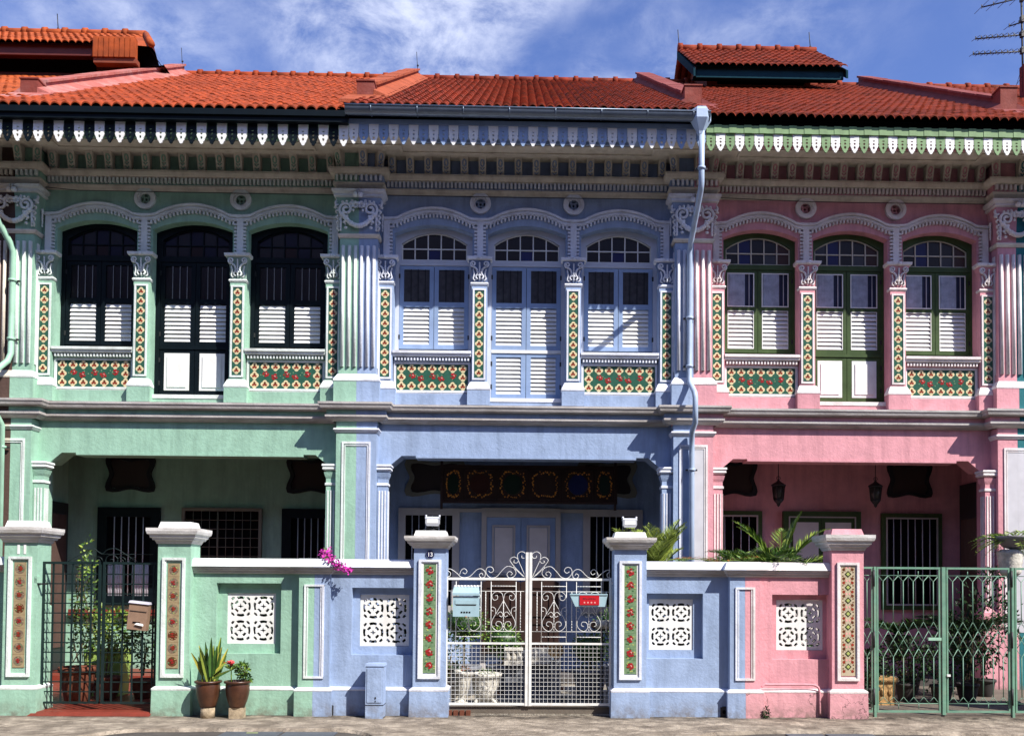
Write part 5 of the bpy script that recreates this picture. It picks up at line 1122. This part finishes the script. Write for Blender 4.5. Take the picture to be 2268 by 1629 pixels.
for x in (4.378, 5.23, 6.09):
    mb = MB(o); w_ = .015 if x != 5.23 else .022; mb.box(x-w_, x+w_, .115, .165, .03 if x == 5.23 else .0, 1.842, GATEG)
    if x != 5.23:
        for z in (1.6, .85, .15): mb.tube([(x-.02, .11, z), (x-.02, .11, z+.2)], .014, DARKM, 6)
    obj('gate_post', mb, GG)
mb = MB(o); mb.box(5.03, 5.19, .10, .127, .94, .975, PIPEG); mb.box(5.26, 5.30, .10, .127, .50, .525, PAINTW); obj('latch', mb, GG)
# ------------------------------------------------------------------ meter box
MT = thing('meter_box', 'tall blue painted meter box standing against the blue wall', 'box', (-1.70, -.10, 0)); mb = MB(); mb.box(-.105, .105, -.09, .12, 0.0, .615, BLUE); mb.frustum(-.115, .115, -.10, .13, .6155, .645, .008, BLUE); mb.box(-.108, .108, -.094, .121, .155, .162, DARKM); mb.box(-.105, .105, -.0945, .11, .0, .01, BLUE); obj('cabinet', mb, MT)
mb = MB(); mb.box(-.085, .085, -.098, -.0905, .19, .59, BLUE); mb.lathe([(.008, 0), (.008, .022)], (.015, -.1, .235), DARKM, 8); mb.tube([(.015, -.1, .20), (.015, -.1, .215)], .006, DARKM, 6); obj('door', mb, MT)
# ------------------------------------------------------------------ plants
def leafq(mb, c, d, ln, wd, m, up=None):
    d = d.normalized(); s = d.cross(up or Vector((random.uniform(-1, 1), random.uniform(-1, 1), random.uniform(-1, 1)))).normalized()*wd/2
    if s.length < 1e-6: s = Vector((wd/2, 0, 0))
    mb.add([c, c+d*ln*.45+s, c+d*ln, c+d*ln*.45-s], [(0, 1, 2, 3)], m)
def rv(rd): 
    while True:
        v = Vector((rd.uniform(-1, 1), rd.uniform(-1, 1), rd.uniform(-1, 1)))
        if .05 < v.length < 1: return v
def bush(mb, c, r, n, ln, mats, rd, shell=.55):
    c = Vector(c)
    cl = [rv(rd) for _ in range(max(4, n//40))]
    for i in range(n):
        v = rv(rd); L = v.length; v = v/L*(shell+(1-shell)*L) if rd.random() < .75 else v
        v = v*0.8+cl[i % len(cl)]*.28
        p = c+Vector((v.x*r[0], v.y*r[1], v.z*r[2])); d = (v+rv(rd)*.9); leafq(mb, p, d, ln*rd.uniform(.7, 1.3), ln*.5, mats[min(2, int(rd.random()**.9*3))])
def frond(mb, base, d0, ln, droop, mats, rd, nl=18, lw=.018, ll=.22, lift=.25):
    base = Vector(base); d = Vector(d0).normalized(); p = base.copy(); pts = [p.copy()]; st = ln/nl
    for i in range(nl): d = (d+Vector((0, 0, -droop/nl))).normalized(); p = p+d*st; pts.append(p.copy())
    mb.tube(pts, .006, mats[1], 4, False, rr=[.008*(1-i/(nl+2)) for i in range(nl+1)])
    for i in range(2, nl+1):
        t = (pts[i]-pts[i-1]).normalized(); sd_ = t.cross(Vector((0, 0, 1))).normalized(); l = ll*math.sin(PI*min(1, (i/nl)*.85+.12))
        for s in (-1, 1):
            for h in (0, .5):
                dd = (sd_*s*.8+t*.75+Vector((0, 0, lift))+rv(rd)*.12); leafq(mb, pts[i]-t*st*h, dd, l*rd.uniform(.8, 1.1), lw, mats[rd.randrange(3)], Vector((0, 0, 1)) if rd.random() < .6 else None)
def strap(mb, base, d, ln, wd, mats, rd, bend=.35):
    p = Vector(base); d = Vector(d).normalized(); n = 7; side = d.cross(Vector((rd.uniform(-.4, .4), 1, rd.uniform(-.2, .2)))).normalized(); L_ = []; out = Vector((d.x, d.y, 0))
    for i in range(n+1):
        t = i/n; w_ = wd*math.sin(PI*min(.999, t*.78+.2))*.5+.002; L_.append((p-side*w_, p+Vector((0, .3*w_, 0)), p+side*w_)); d = (d+out*bend/n*1.2+Vector((0, 0, -bend/n*.5))).normalized(); p = p+d*ln/n
    v = [q for tr in L_ for q in tr]; fs = []
    m1, m2 = mats
    mb.add(v, [(3*i, 3*i+1, 3*i+4, 3*i+3) for i in range(n)], m1); mb.add(v, [(3*i+1, 3*i+2, 3*i+5, 3*i+4) for i in range(n)], m2)
def potmesh(mb, prof, m, h, soilr, n=22):
    mb.lathe(prof, (0, 0, 0), m, n); mb.lathe([(soilr, h-.03), (soilr*.5, h-.022)], (0, 0, 0), SOIL, 14)
BP = [(.082, .0), (.088, .02), (.108, .07), (.124, .13), (.132, .19), (.130, .235), (.126, .25), (.145, .252), (.150, .262), (.148, .274), (.138, .276), (.122, .262), (.115, .24)]
def glazed(label, x, y, s=1.0):
    T = thing('potted_plant', label, 'potted plant', (x, y, 0), 'potted plants by the green wall'); mb = MB()
    mb.box(-.078, .078, -.07, .07, 0, .125, BLOCKC) if s == 1 else mb.lathe([(.082, 0), (.082, .125)], (0, 0, 0), BLOCKC, 14); obj('stand', mb, T)
    mb = MB(); prof = [(r*1.05, z*1.13+.126) for r, z in BP]; potmesh(mb, prof, POTB, .43, .115); obj('pot', mb, T); return T
T = glazed('brown glazed pot with tall pointed variegated leaves by the green wall', -3.655, -.17, 1.2); rd = random.Random(4); mb = MB()
for i in range(20):
    a = rd.uniform(0, 2*PI); e = rd.uniform(.05, .32); ln = rd.uniform(.30, .46); mm = rd.choice(((LF[0], LF[1]), (LF[1], LF[2]), (LF[1], LY[1]), (LY[0], LY[2]), (LF[0], LF[1])))
    strap(mb, (.035+.04*math.cos(a), .04*math.sin(a), .40+rd.uniform(0, .12)), (math.cos(a)*e+.02, math.sin(a)*e, 1), ln, .05, mm, rd, .2)
for i in range(7):
    a = rd.uniform(0, 2*PI); e = rd.uniform(.1, .4); strap(mb, (-.075, .0, .50), (math.cos(a)*e-.06, math.sin(a)*e, 1), rd.uniform(.20, .34), .038, rd.choice(((LF[1], LY[1]), (LY[0], LY[2]), (LF[1], LF[2]))), rd, .35)
for dx_, dz_ in ((.02, .2), (-.07, .15), (.05, .15)): mb.tube([(dx_, 0, .40), (dx_, 0, .40+dz_)], .012, LY[1], 6)
strap(mb, (.05, -.02, .45), (.8, -.2, .5), .30, .03, (LF[1], LY[1]), rd, .2); strap(mb, (.05, -.02, .50), (.7, 0, .8), .24, .03, (LY[1], LY[2]), rd, .2)
obj('foliage', mb, T)
T = glazed('brown glazed pot with a red flower and small shrub by the green wall', -3.31, -.17); rd = random.Random(8); mb = MB()
bush(mb, (.06, 0, .56), (.075, .07, .10), 210, .045, LF, rd); bush(mb, (.10, 0, .47), (.06, .05, .05), 60, .045, LF, rd)
for i in range(5): mb.tube(crv([(.02+.01*i, 0, .41), (.04+.015*i, .01, .48), (.03+.02*i, 0, .6)], 3), .004, STEM, 4)
obj('shrub', mb, T); mb = MB(); mb.tube([(-.07, -.01, .40), (-.078, -.01, .60)], .007, LF[2], 5)
for i in range(16): a = rd.uniform(0, 2*PI); strap(mb, (-.075, -.01, .56+.005*i), (math.cos(a), math.sin(a), .5), .10, .016, (LF[1], LF[2]) if i < 11 else (FRED, FRED), rd, .2)
mb.ball((-.075, -.02, .655), .026, FRED, 8, 5); 
for i in range(8): a = i*PI/4; mb.ball((-.075+.028*math.cos(a), -.02+.02*math.sin(a), .65+.01*math.sin(a*2)), .014, FRED, 6, 4)
obj('flower', mb, T)
# green court plants
def cpot(label, x, y, r, h, potm, build, name='potted_plant', grp='potted plants in the forecourts', z=.05):
    T = thing(name, label, 'potted plant', (x, y, z), grp); mb = MB()
    potmesh(mb, [(r*.62, 0), (r*.66, .01), (r*.82, h*.4), (r*.93, h*.78), (r*.95, h*.84), (r*1.05, h*.85), (r*1.06, h*.98), (r, h), (r*.88, h*.985), (r*.85, h*.85)], potm, h, r*.87); obj('pot', mb, T); build(T); return T
def vine(T):
    rd = random.Random(21); mb = MB()
    for i in range(7): mb.tube(crv([(rd.uniform(-.1, .1), 0, .5), (rd.uniform(-.15, .2), rd.uniform(-.1, .1), .9), (rd.uniform(-.1, .2), 0, 1.3), (rd.uniform(-.05, .2), 0, 1.6+.1*rd.random())], 4), .006, STEM, 4)
    obj('stems', mb, T); mb = MB()
    for z, rx, n in ((.75, .20, 120), (1.0, .18, 130), (1.25, .17, 140), (1.5, .14, 110), (1.75, .10, 70), (1.98, .07, 30)): bush(mb, (.08+.03*math.sin(z*5), 0, z), (rx, .15, .16), n, .055, [LF[1], LF[2], LY[1]] if z > 1.6 else [LF[0], LF[1], LY[0]], rd, .2)
    obj('foliage', mb, T)
cpot('tall climbing shrub in a brown urn behind the left leaf of the dark gate', -5.62, .75, .22, .46, POTT, vine)
def lush(n=520, c=(0, 0, .78), r=(.30, .24, .36), ln=.075, seed=5, mats=None):
    def f(T):
        rd = random.Random(seed); mb = MB(); bush(mb, c, r, n, ln, mats or LF, rd, .35)
        obj('foliage', mb, T); mb = MB()
        for i in range(6): v = rv(rd); mb.tube([(v.x*.05, v.y*.05, .3), (c[0]+v.x*r[0]*.5, c[1]+v.y*r[1]*.5, c[2]+v.z*r[2]*.4)], .006, STEM, 4)
        obj('stems', mb, T)
    return f
cpot('bright leafy shrub in a round terracotta pot behind the dark gate', -5.42, 1.1, .19, .30, POTT, lush(560, (.05, 0, .85), (.34, .2, .42), .07, 5, [LF[1], LF[2], LY[1]]))
cpot('dark bushy plant in a low terracotta pot behind the dark gate centre', -4.98, 1.2, .15, .26, POTT, lush(520, (.02, 0, .72), (.30, .2, .40), .055, 6, [LF[0], LF[1], LY[0]]))
T = thing('planter', 'lime green square planter behind the dark gate', 'planter', (-5.62, 1.55, .05)); mb = MB(); mb.frustum(-.20, .24, -.15, .15, 0, .62, -.03, M('lime_plastic', (.35, .50, .12), .5, .1)); mb.box(-.17, .21, -.12, .12, .621, .63, SOIL); obj('box', mb, T)
mb = MB(); bush(mb, (0, 0, .85), (.28, .15, .22), 220, .06, [LF[1], LF[2], LY[1]], random.Random(31), .3); obj('foliage', mb, T)
T = thing('bench', 'dark painted porch bench behind the dark gate', 'bench', (-4.6, 2.3, .05)); mb = MB(); mb.box(-.5, .6, -.15, .2, .50, .54, DARKM); obj('seat', mb, T)
for x in (-.48, .54):
    for y in (-.12, .15): mb = MB(); mb.box(x, x+.04, y, y+.04, 0, .4995, DARKM); obj('leg', mb, T)
# blue court plants
def ball_shrub(label, x, y, z, r, potm, seed):
    def f(T):
        rd = random.Random(seed); mb = MB(); bush(mb, (0, 0, z), (r, r, r*.82), 900, .045, [LF[0], LF[1], LF[2]], rd, .8); mb.ball((0, 0, z), r*.72, LF[0], 12, 8, (1, 1, .8)); obj('foliage', mb, T)
        mb = MB(); mb.tube([(0, 0, .3), (0, 0, z)], .02, STEM, 6); obj('stem', mb, T)
    return cpot(label, x, y, .24, .42, potm, f, z=.02)
ball_shrub('rounded clipped shrub behind the blue letterbox', -.78, 2.0, 1.02, .36, POTG, 1)
ball_shrub('low rounded shrub behind the white gate, left of its centre posts', -.22, 2.1, .76, .30, POTG, 2)
ball_shrub('rounded clipped shrub in grey pot behind the right half of the white gate', .98, 1.55, .68, .30, POTG, 3)
ball_shrub('rounded clipped shrub near the right blue pillar, behind the sign box', 1.45, 2.2, 1.0, .36, POTG, 4)
def fill(label, x, y, c, r, n, seed, mats, z=.02, ln=.05):
    T = cpot(label, x, y, .15, .25, DPOT, lush(n, c, r, ln, seed, mats), z=z); return T
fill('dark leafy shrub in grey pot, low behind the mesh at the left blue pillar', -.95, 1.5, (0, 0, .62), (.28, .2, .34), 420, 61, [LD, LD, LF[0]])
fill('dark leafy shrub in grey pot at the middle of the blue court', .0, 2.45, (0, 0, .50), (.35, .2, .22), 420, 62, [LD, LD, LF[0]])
U = thing('urn', 'tall white stone urn on a pedestal low behind the white gate', 'urn', (-.735, .75, .02)); U.rotation_euler = (0, .08, 0)
mb = MB(); mb.lathe([(.10, 0), (.10, .05), (.06, .07), (.045, .12), (.07, .17), (.09, .26), (.10, .37), (.11, .40), (.135, .42), (.135, .455), (.115, .46), (.09, .44)], (0, 0, 0), POTW, 20); obj('vase', mb, U)
mb = MB(); bush(mb, (.01, 0, .47), (.08, .08, .05), 60, .035, [DRYF, DRYF, LY[0]], random.Random(9)); obj('dry_plant', mb, U)
U = thing('urn', 'wide white stone urn with lion feet low behind the white gate', 'urn', (-.43, .95, .02)); mb = MB()
mb.lathe([(.11, .06), (.13, .07), (.16, .18), (.18, .30), (.185, .36), (.215, .375), (.22, .41), (.19, .415), (.17, .39)], (0, 0, 0), POTW, 24); mb.ball((0, -.155, .24), .045, POTW, 8, 6, (1, .5, 1.1)); mb.ball((-.03, -.165, .27), .018, POTW, 6, 4); mb.ball((.03, -.165, .27), .018, POTW, 6, 4); obj('bowl', mb, U)
for s in (-1, 1):
    for t in (-1, 1): mb = MB(); mb.tube(crv([(s*.09, t*.07, .08), (s*.13, t*.10, .04), (s*.13, t*.10, .01)], 3), .025, POTW, 7); obj('foot', mb, U)
mb = MB(); bush(mb, (0, 0, .42), (.13, .13, .04), 120, .03, LF, random.Random(10)); obj('plant', mb, U)
T = thing('brick_stack', 'low stack of clay bricks on the pale forecourt behind the white gate', 'bricks', (.14, 2.0, .02)); rd = random.Random(12); mb = MB()
for k in range(3):
    for i in range(4): x = -.47+.235*i+(.06 if k % 2 else 0); mb.box(x, x+.225, -.055+rd.uniform(-.01, .01), .055, .068*k+.001, .068*k+.064, BRICK)
obj('bricks', mb, T)
T = thing('stone_balustrade_block', 'white carved stone block behind the centre posts of the white gate', 'stone block', (.12, 1.6, .02)); mb = MB()
for x in (-.27, -.19, -.11): mb.lathe([(.03, .52), (.045, .55), (.03, .62), (.045, .66)], (x, 0, 0), POTW, 8)
mb.box(-.32, -.06, -.05, .05, .46, .52, POTW); mb.box(-.32, -.06, -.05, .05, .66, .70, POTW); mb.box(.05, .33, -.05, .05, .48, .70, POTW); mb.box(-.30, .32, .06, .12, 0, .66, POTG); obj('block', mb, T)
T = thing('stone_lion', 'small pale stone guardian head behind the right leaf of the white gate', 'ornament', (.50, 1.3, .02)); mb = MB(); mb.box(-.07, .07, -.07, .07, 0, .56, POTG); obj('plinth', mb, T)
mb = MB(); mb.ball((0, 0, .66), .085, POTY, 12, 8, (1.1, .9, 1)); mb.ball((0, -.07, .63), .04, POTY, 8, 6)
for s in (-1, 1): mb.ball((s*.07, 0, .74), .028, POTY, 6, 5); mb.ball((s*.035, -.075, .68), .012, DARKM, 6, 4)
for i in range(9): a = PI*i/8; mb.ball((.085*math.cos(a), .02, .66+.085*math.sin(a)), .03, POTY, 6, 4)
obj('head', mb, T)
T = thing('glazed_jar', 'white jar with brown mouth lying on its side near the right blue pillar', 'jar', (1.0, .9, 1.03)); T.rotation_euler = (0, 0, 0); mb = MB()
pr = [(.03, 0), (.05, .005), (.062, .05), (.06, .12), (.07, .17), (.055, .20)]; vs = []
for r, z in pr:
    for j in range(14): a = 2*PI*j/14; vs.append((z-.02, r*math.cos(a), r*math.sin(a)+.04))
mb.add(vs, [(i*14+j, i*14+(j+1) % 14, (i+1)*14+(j+1) % 14, (i+1)*14+j) for i in range(5) for j in range(14)], POTW, True); mb.ball((-.02, -.0, .045), .058, POTB, 10, 6, (.8, 1, 1)); obj('body', mb, T)
mb = MB(); mb.box(-.05, .22, -.06, .06, -.03, -.02, DARKM); mb.box(.07, .10, -.02, .02, -1.01, -.0305, DARKM); obj('stand', mb, T)
# pink court
T = thing('planter', 'tan carved square planter on the floor behind the green gate', 'planter', (4.90, 1.2, .02)); mb = MB()
mb.box(-.13, .13, -.13, .13, 0, .04, POTY); mb.frustum(-.115, .115, -.115, .115, .0401, .31, -.012, POTY); mb.box(-.15, .15, -.15, .15, .3105, .365, POTY)
for s in (-.05, .05): mb.ball((s, -.125, .17), .03, POTY, 7, 5, (1, .5, 1.6))
obj('box', mb, T); mb = MB(); bush(mb, (0, 0, .42), (.12, .12, .08), 90, .05, [LD, LD, LF[0]], random.Random(14)); obj('foliage', mb, T)
def palm(label, x, y, z, n, ln, mats, seed, spread=1.0, up_=1.0, dirs=None, ll=.22, pot=True, droop=1.1):
    T = thing('potted_palm', label, 'palm', (x, y, z), 'palms in the forecourts'); rd = random.Random(seed)
    if pot: mb = MB(); potmesh(mb, [(.11, 0), (.15, .2), (.17, .30), (.19, .31), (.19, .35), (.16, .35), (.15, .31)], DPOT, .35, .15); obj('pot', mb, T)
    mb = MB()
    for i in range(n):
        a = 2*PI*i/n+rd.uniform(-.3, .3); d = dirs[i % len(dirs)] if dirs else (math.cos(a)*spread, math.sin(a)*spread, up_*rd.uniform(.8, 1.5))
        frond(mb, (0, 0, .34 if pot else 0), d, ln*rd.uniform(.8, 1.15), droop, mats, rd, 24, .017, ll)
    obj('fronds', mb, T); return T
PALM = [LF[1], LF[2], LY[1]]
palm('bright lime areca palm above the wall beside the right blue pillar', 1.72, .62, 1.22, 26, .88, [LY[0], LY[1], LY[1]], 1, .40, 1.5, ll=.27, droop=1.5)
palm('green palm with thin arching fronds before the blue and white pier', 2.10, .85, 1.20, 10, .90, [LF[1], LY[0], LY[1]], 22, .8, 1.1, ll=.17, droop=1.6)
palm('dense green palm clump above the pink wall', 3.05, .75, 1.22, 36, .86, [LF[0], LF[1], LF[2]], 3, .75, 1.2, ll=.27, droop=1.5)
palm('taller feathery palm beside the pink gate pillar, fronds arching right', 3.45, 1.0, 1.30, 12, .98, [LF[1], LF[2], LY[1]], 4, .9, 1.2, dirs=[(.9, 0, 1.1), (.5, .1, 1.3), (.2, 0, 1.5), (-.4, 0, 1.3), (1, -.1, .8), (.6, -.3, .8), (-.7, 0, .9), (.1, .3, 1.2)], ll=.24, droop=1.4)
T = thing('palm_frond', 'rust brown dry frond lying along the top of the white coping', 'palm frond', (2.15, .30, 1.89)); mb = MB(); rd = random.Random(6)
frond(mb, (-.30, 0, .02), (1, 0, .12), .75, .35, [DRYF, LY[0], DRYF], rd, 20, .014, .15); frond(mb, (1.0, .02, .05), (-1, -.05, .05), .70, .3, [DRYF, LF[2], LY[0]], rd, 20, .014, .15); obj('leaflets', mb, T)
palm('dark fern palm low behind the green gate centre', 5.45, 2.0, .55, 12, .70, [LD, LF[0], LF[1]], 12, .9, .7, ll=.2)
palm('dark broad palm low behind the right leaf of the green gate', 6.35, 1.9, .5, 16, .85, [LD, LD, LF[0]], 13, .9, .8, ll=.24)
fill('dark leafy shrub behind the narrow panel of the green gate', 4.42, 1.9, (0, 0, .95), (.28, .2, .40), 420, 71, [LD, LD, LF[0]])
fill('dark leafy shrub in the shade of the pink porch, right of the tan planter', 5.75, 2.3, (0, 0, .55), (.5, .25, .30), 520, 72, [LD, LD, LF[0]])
for x_, lb_, sd_, w_ in ((-3.35, 'dark shrub added behind the breeze block of the green wall to darken its holes', 101, .42), (-1.72, 'dark shrub added behind the left blue breeze block to darken its holes', 102, .40), (1.85, 'dark shrub added behind the right blue breeze block to darken its holes', 103, .40), (3.45, 'dark shrub added behind the breeze block of the pink wall to darken its holes', 104, .38)):
    fill(lb_, x_, .72, (0, 0, .98), (w_, .20, .48), 1300, sd_, [LD, LD, LF[0]], ln=.085)  # shrubs added as dark backing so the block holes read black
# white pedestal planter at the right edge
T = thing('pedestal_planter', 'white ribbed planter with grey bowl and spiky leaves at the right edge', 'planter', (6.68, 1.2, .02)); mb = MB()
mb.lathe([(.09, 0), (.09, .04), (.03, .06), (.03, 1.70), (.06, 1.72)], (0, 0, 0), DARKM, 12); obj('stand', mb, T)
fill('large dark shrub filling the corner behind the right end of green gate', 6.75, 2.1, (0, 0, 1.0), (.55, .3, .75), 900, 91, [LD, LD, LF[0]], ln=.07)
mb = MB(); mb.lathe([(.06, 1.721), (.10, 1.74)]+[(.125+.012*(i % 2)+.004*i, 1.76+.03*i) for i in range(11)]+[(.12, 2.09)], (-.03, 0, 0), POTW, 20); obj('jar', mb, T)
mb = MB(); mb.lathe([(.10, 2.091), (.20, 2.12), (.29, 2.22), (.31, 2.24), (.31, 2.27), (.27, 2.27)], (.10, 0, 0), M('grey_bowl', (.30, .28, .28), .8, .15), 24); obj('bowl', mb, T)
mb = MB(); rd = random.Random(77)
for i in range(24): a = rd.uniform(0, 2*PI); frond(mb, (.05, 0, 2.24), (math.cos(a)-.35, math.sin(a)*.8, rd.uniform(-.1, .9)), rd.uniform(.4, .68), 1.0, [LF[1], LF[2], LY[1]], rd, 12, .012, .12)
obj('foliage', mb, T)
mb = MB(); bush(mb, (-.25, .1, 1.75), (.22, .12, .10), 160, .05, [LF[0], LF[1], LY[0]], random.Random(78), .3); obj('trailing_leaves', mb, T)
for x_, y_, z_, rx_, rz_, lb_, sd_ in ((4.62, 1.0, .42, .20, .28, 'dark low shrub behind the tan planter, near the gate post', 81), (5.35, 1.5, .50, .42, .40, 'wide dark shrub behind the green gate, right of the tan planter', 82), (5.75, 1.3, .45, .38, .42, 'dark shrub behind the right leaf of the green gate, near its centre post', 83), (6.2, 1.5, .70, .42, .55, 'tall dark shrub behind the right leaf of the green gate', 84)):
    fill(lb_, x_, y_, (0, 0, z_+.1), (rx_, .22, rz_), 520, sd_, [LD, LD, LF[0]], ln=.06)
# bougainvillea
T = thing('bougainvillea', 'magenta bougainvillea spray hanging over the white coping', 'flowering plant', (-2.30, .42, 1.70)); mb = MB(); rd = random.Random(17)
path = crv([(-.02, .0, .05), (-.07, -.15, .24), (-.04, -.40, .24), (.06, -.48, .16), (.17, -.50, .08), (.28, -.50, .04)], 6); mb.tube(path, .005, STEM, 5); obj('stem', mb, T)
mb = MB(); mb.tube(path[8:], .004, MAG[1], 4)
for i in range(420):
    t = rd.random(); p = path[int((.22+.78*t)*(len(path)-1))]; r = .075*(1-t*.45); q = p+rv(rd)*r*1.1
    leafq(mb, q, rv(rd), .030, .026, MAG[0] if rd.random() < .75 else MAG[1])
obj('flowers', mb, T); mb = MB()
for i in range(36): p = path[rd.randrange(2, len(path)-6)]; leafq(mb, p+rv(rd)*.05, rv(rd), .045, .028, LF[rd.randrange(1, 3)])
for i in range(10): leafq(mb, path[4]+Vector((-.05, 0, .03))+rv(rd)*.03, rv(rd), .05, .03, LY[1])
obj('leaves', mb, T)
T = thing('weed', 'small dark green weed growing at the foot of the pink wall', 'weed', (2.995, -.02, 0)); mb = MB(); bush(mb, (0, 0, .06), (.05, .035, .10), 130, .035, [LD, LD, LF[0]], random.Random(19), .2); obj('leaves', mb, T)
# ------------------------------------------------------------------ roof aerials
T = thing('television_aerial', 'dark roof aerial mast with three comb antennas at the top right', 'aerial', (9.35, 6.0, 10.2)); mb = MB((9.35, 6.0, 10.2)); mb.tube([(9.60, 6, 10.2), (9.56, 6, 13.9)], .018, DARKM, 6)
mb.tube([(9.58, 6, 11.4), (9.05, 6, 10.6)], .004, DARKM, 4); mb.tube([(9.58, 6, 11.6), (9.30, 6, 10.7)], .004, DARKM, 4); obj('mast', mb, T)
def comb(x0, z0, x1, z1, n, tl, nm='antenna'):
    mb = MB((9.35, 6.0, 10.2)); mb.tube([(x0, 6, z0), (x1, 6, z1)], .013, DARKM, 5)
    for i in range(n): t = i/(n-1); x, z = x0+(x1-x0)*t, z0+(z1-z0)*t; mb.tube([(x, 6-tl, z-.03), (x, 6+tl, z+.05)], .006, DARKM, 4); mb.box(x-.006, x+.006, 5.99, 6.01, z-.02, z+.05, DARKM)
    mb.box(9.55, 9.61, 5.96, 6.04, (z0+z1)/2-.02, (z0+z1)/2+.10, DARKM); obj(nm, mb, T)
comb(8.63, 11.80, 9.95, 11.90, 13, .16); comb(8.68, 12.10, 9.95, 12.24, 13, .16); comb(8.80, 12.72, 9.95, 13.02, 6, .28); comb(9.33, 12.36, 9.9, 12.56, 4, .2)
mb = MB((9.35, 6.0, 10.2)); mb.box(9.575, 9.85, 5.9, 6.1, 10.2, 11.60, PARM); obj('chimney_post', mb, T)
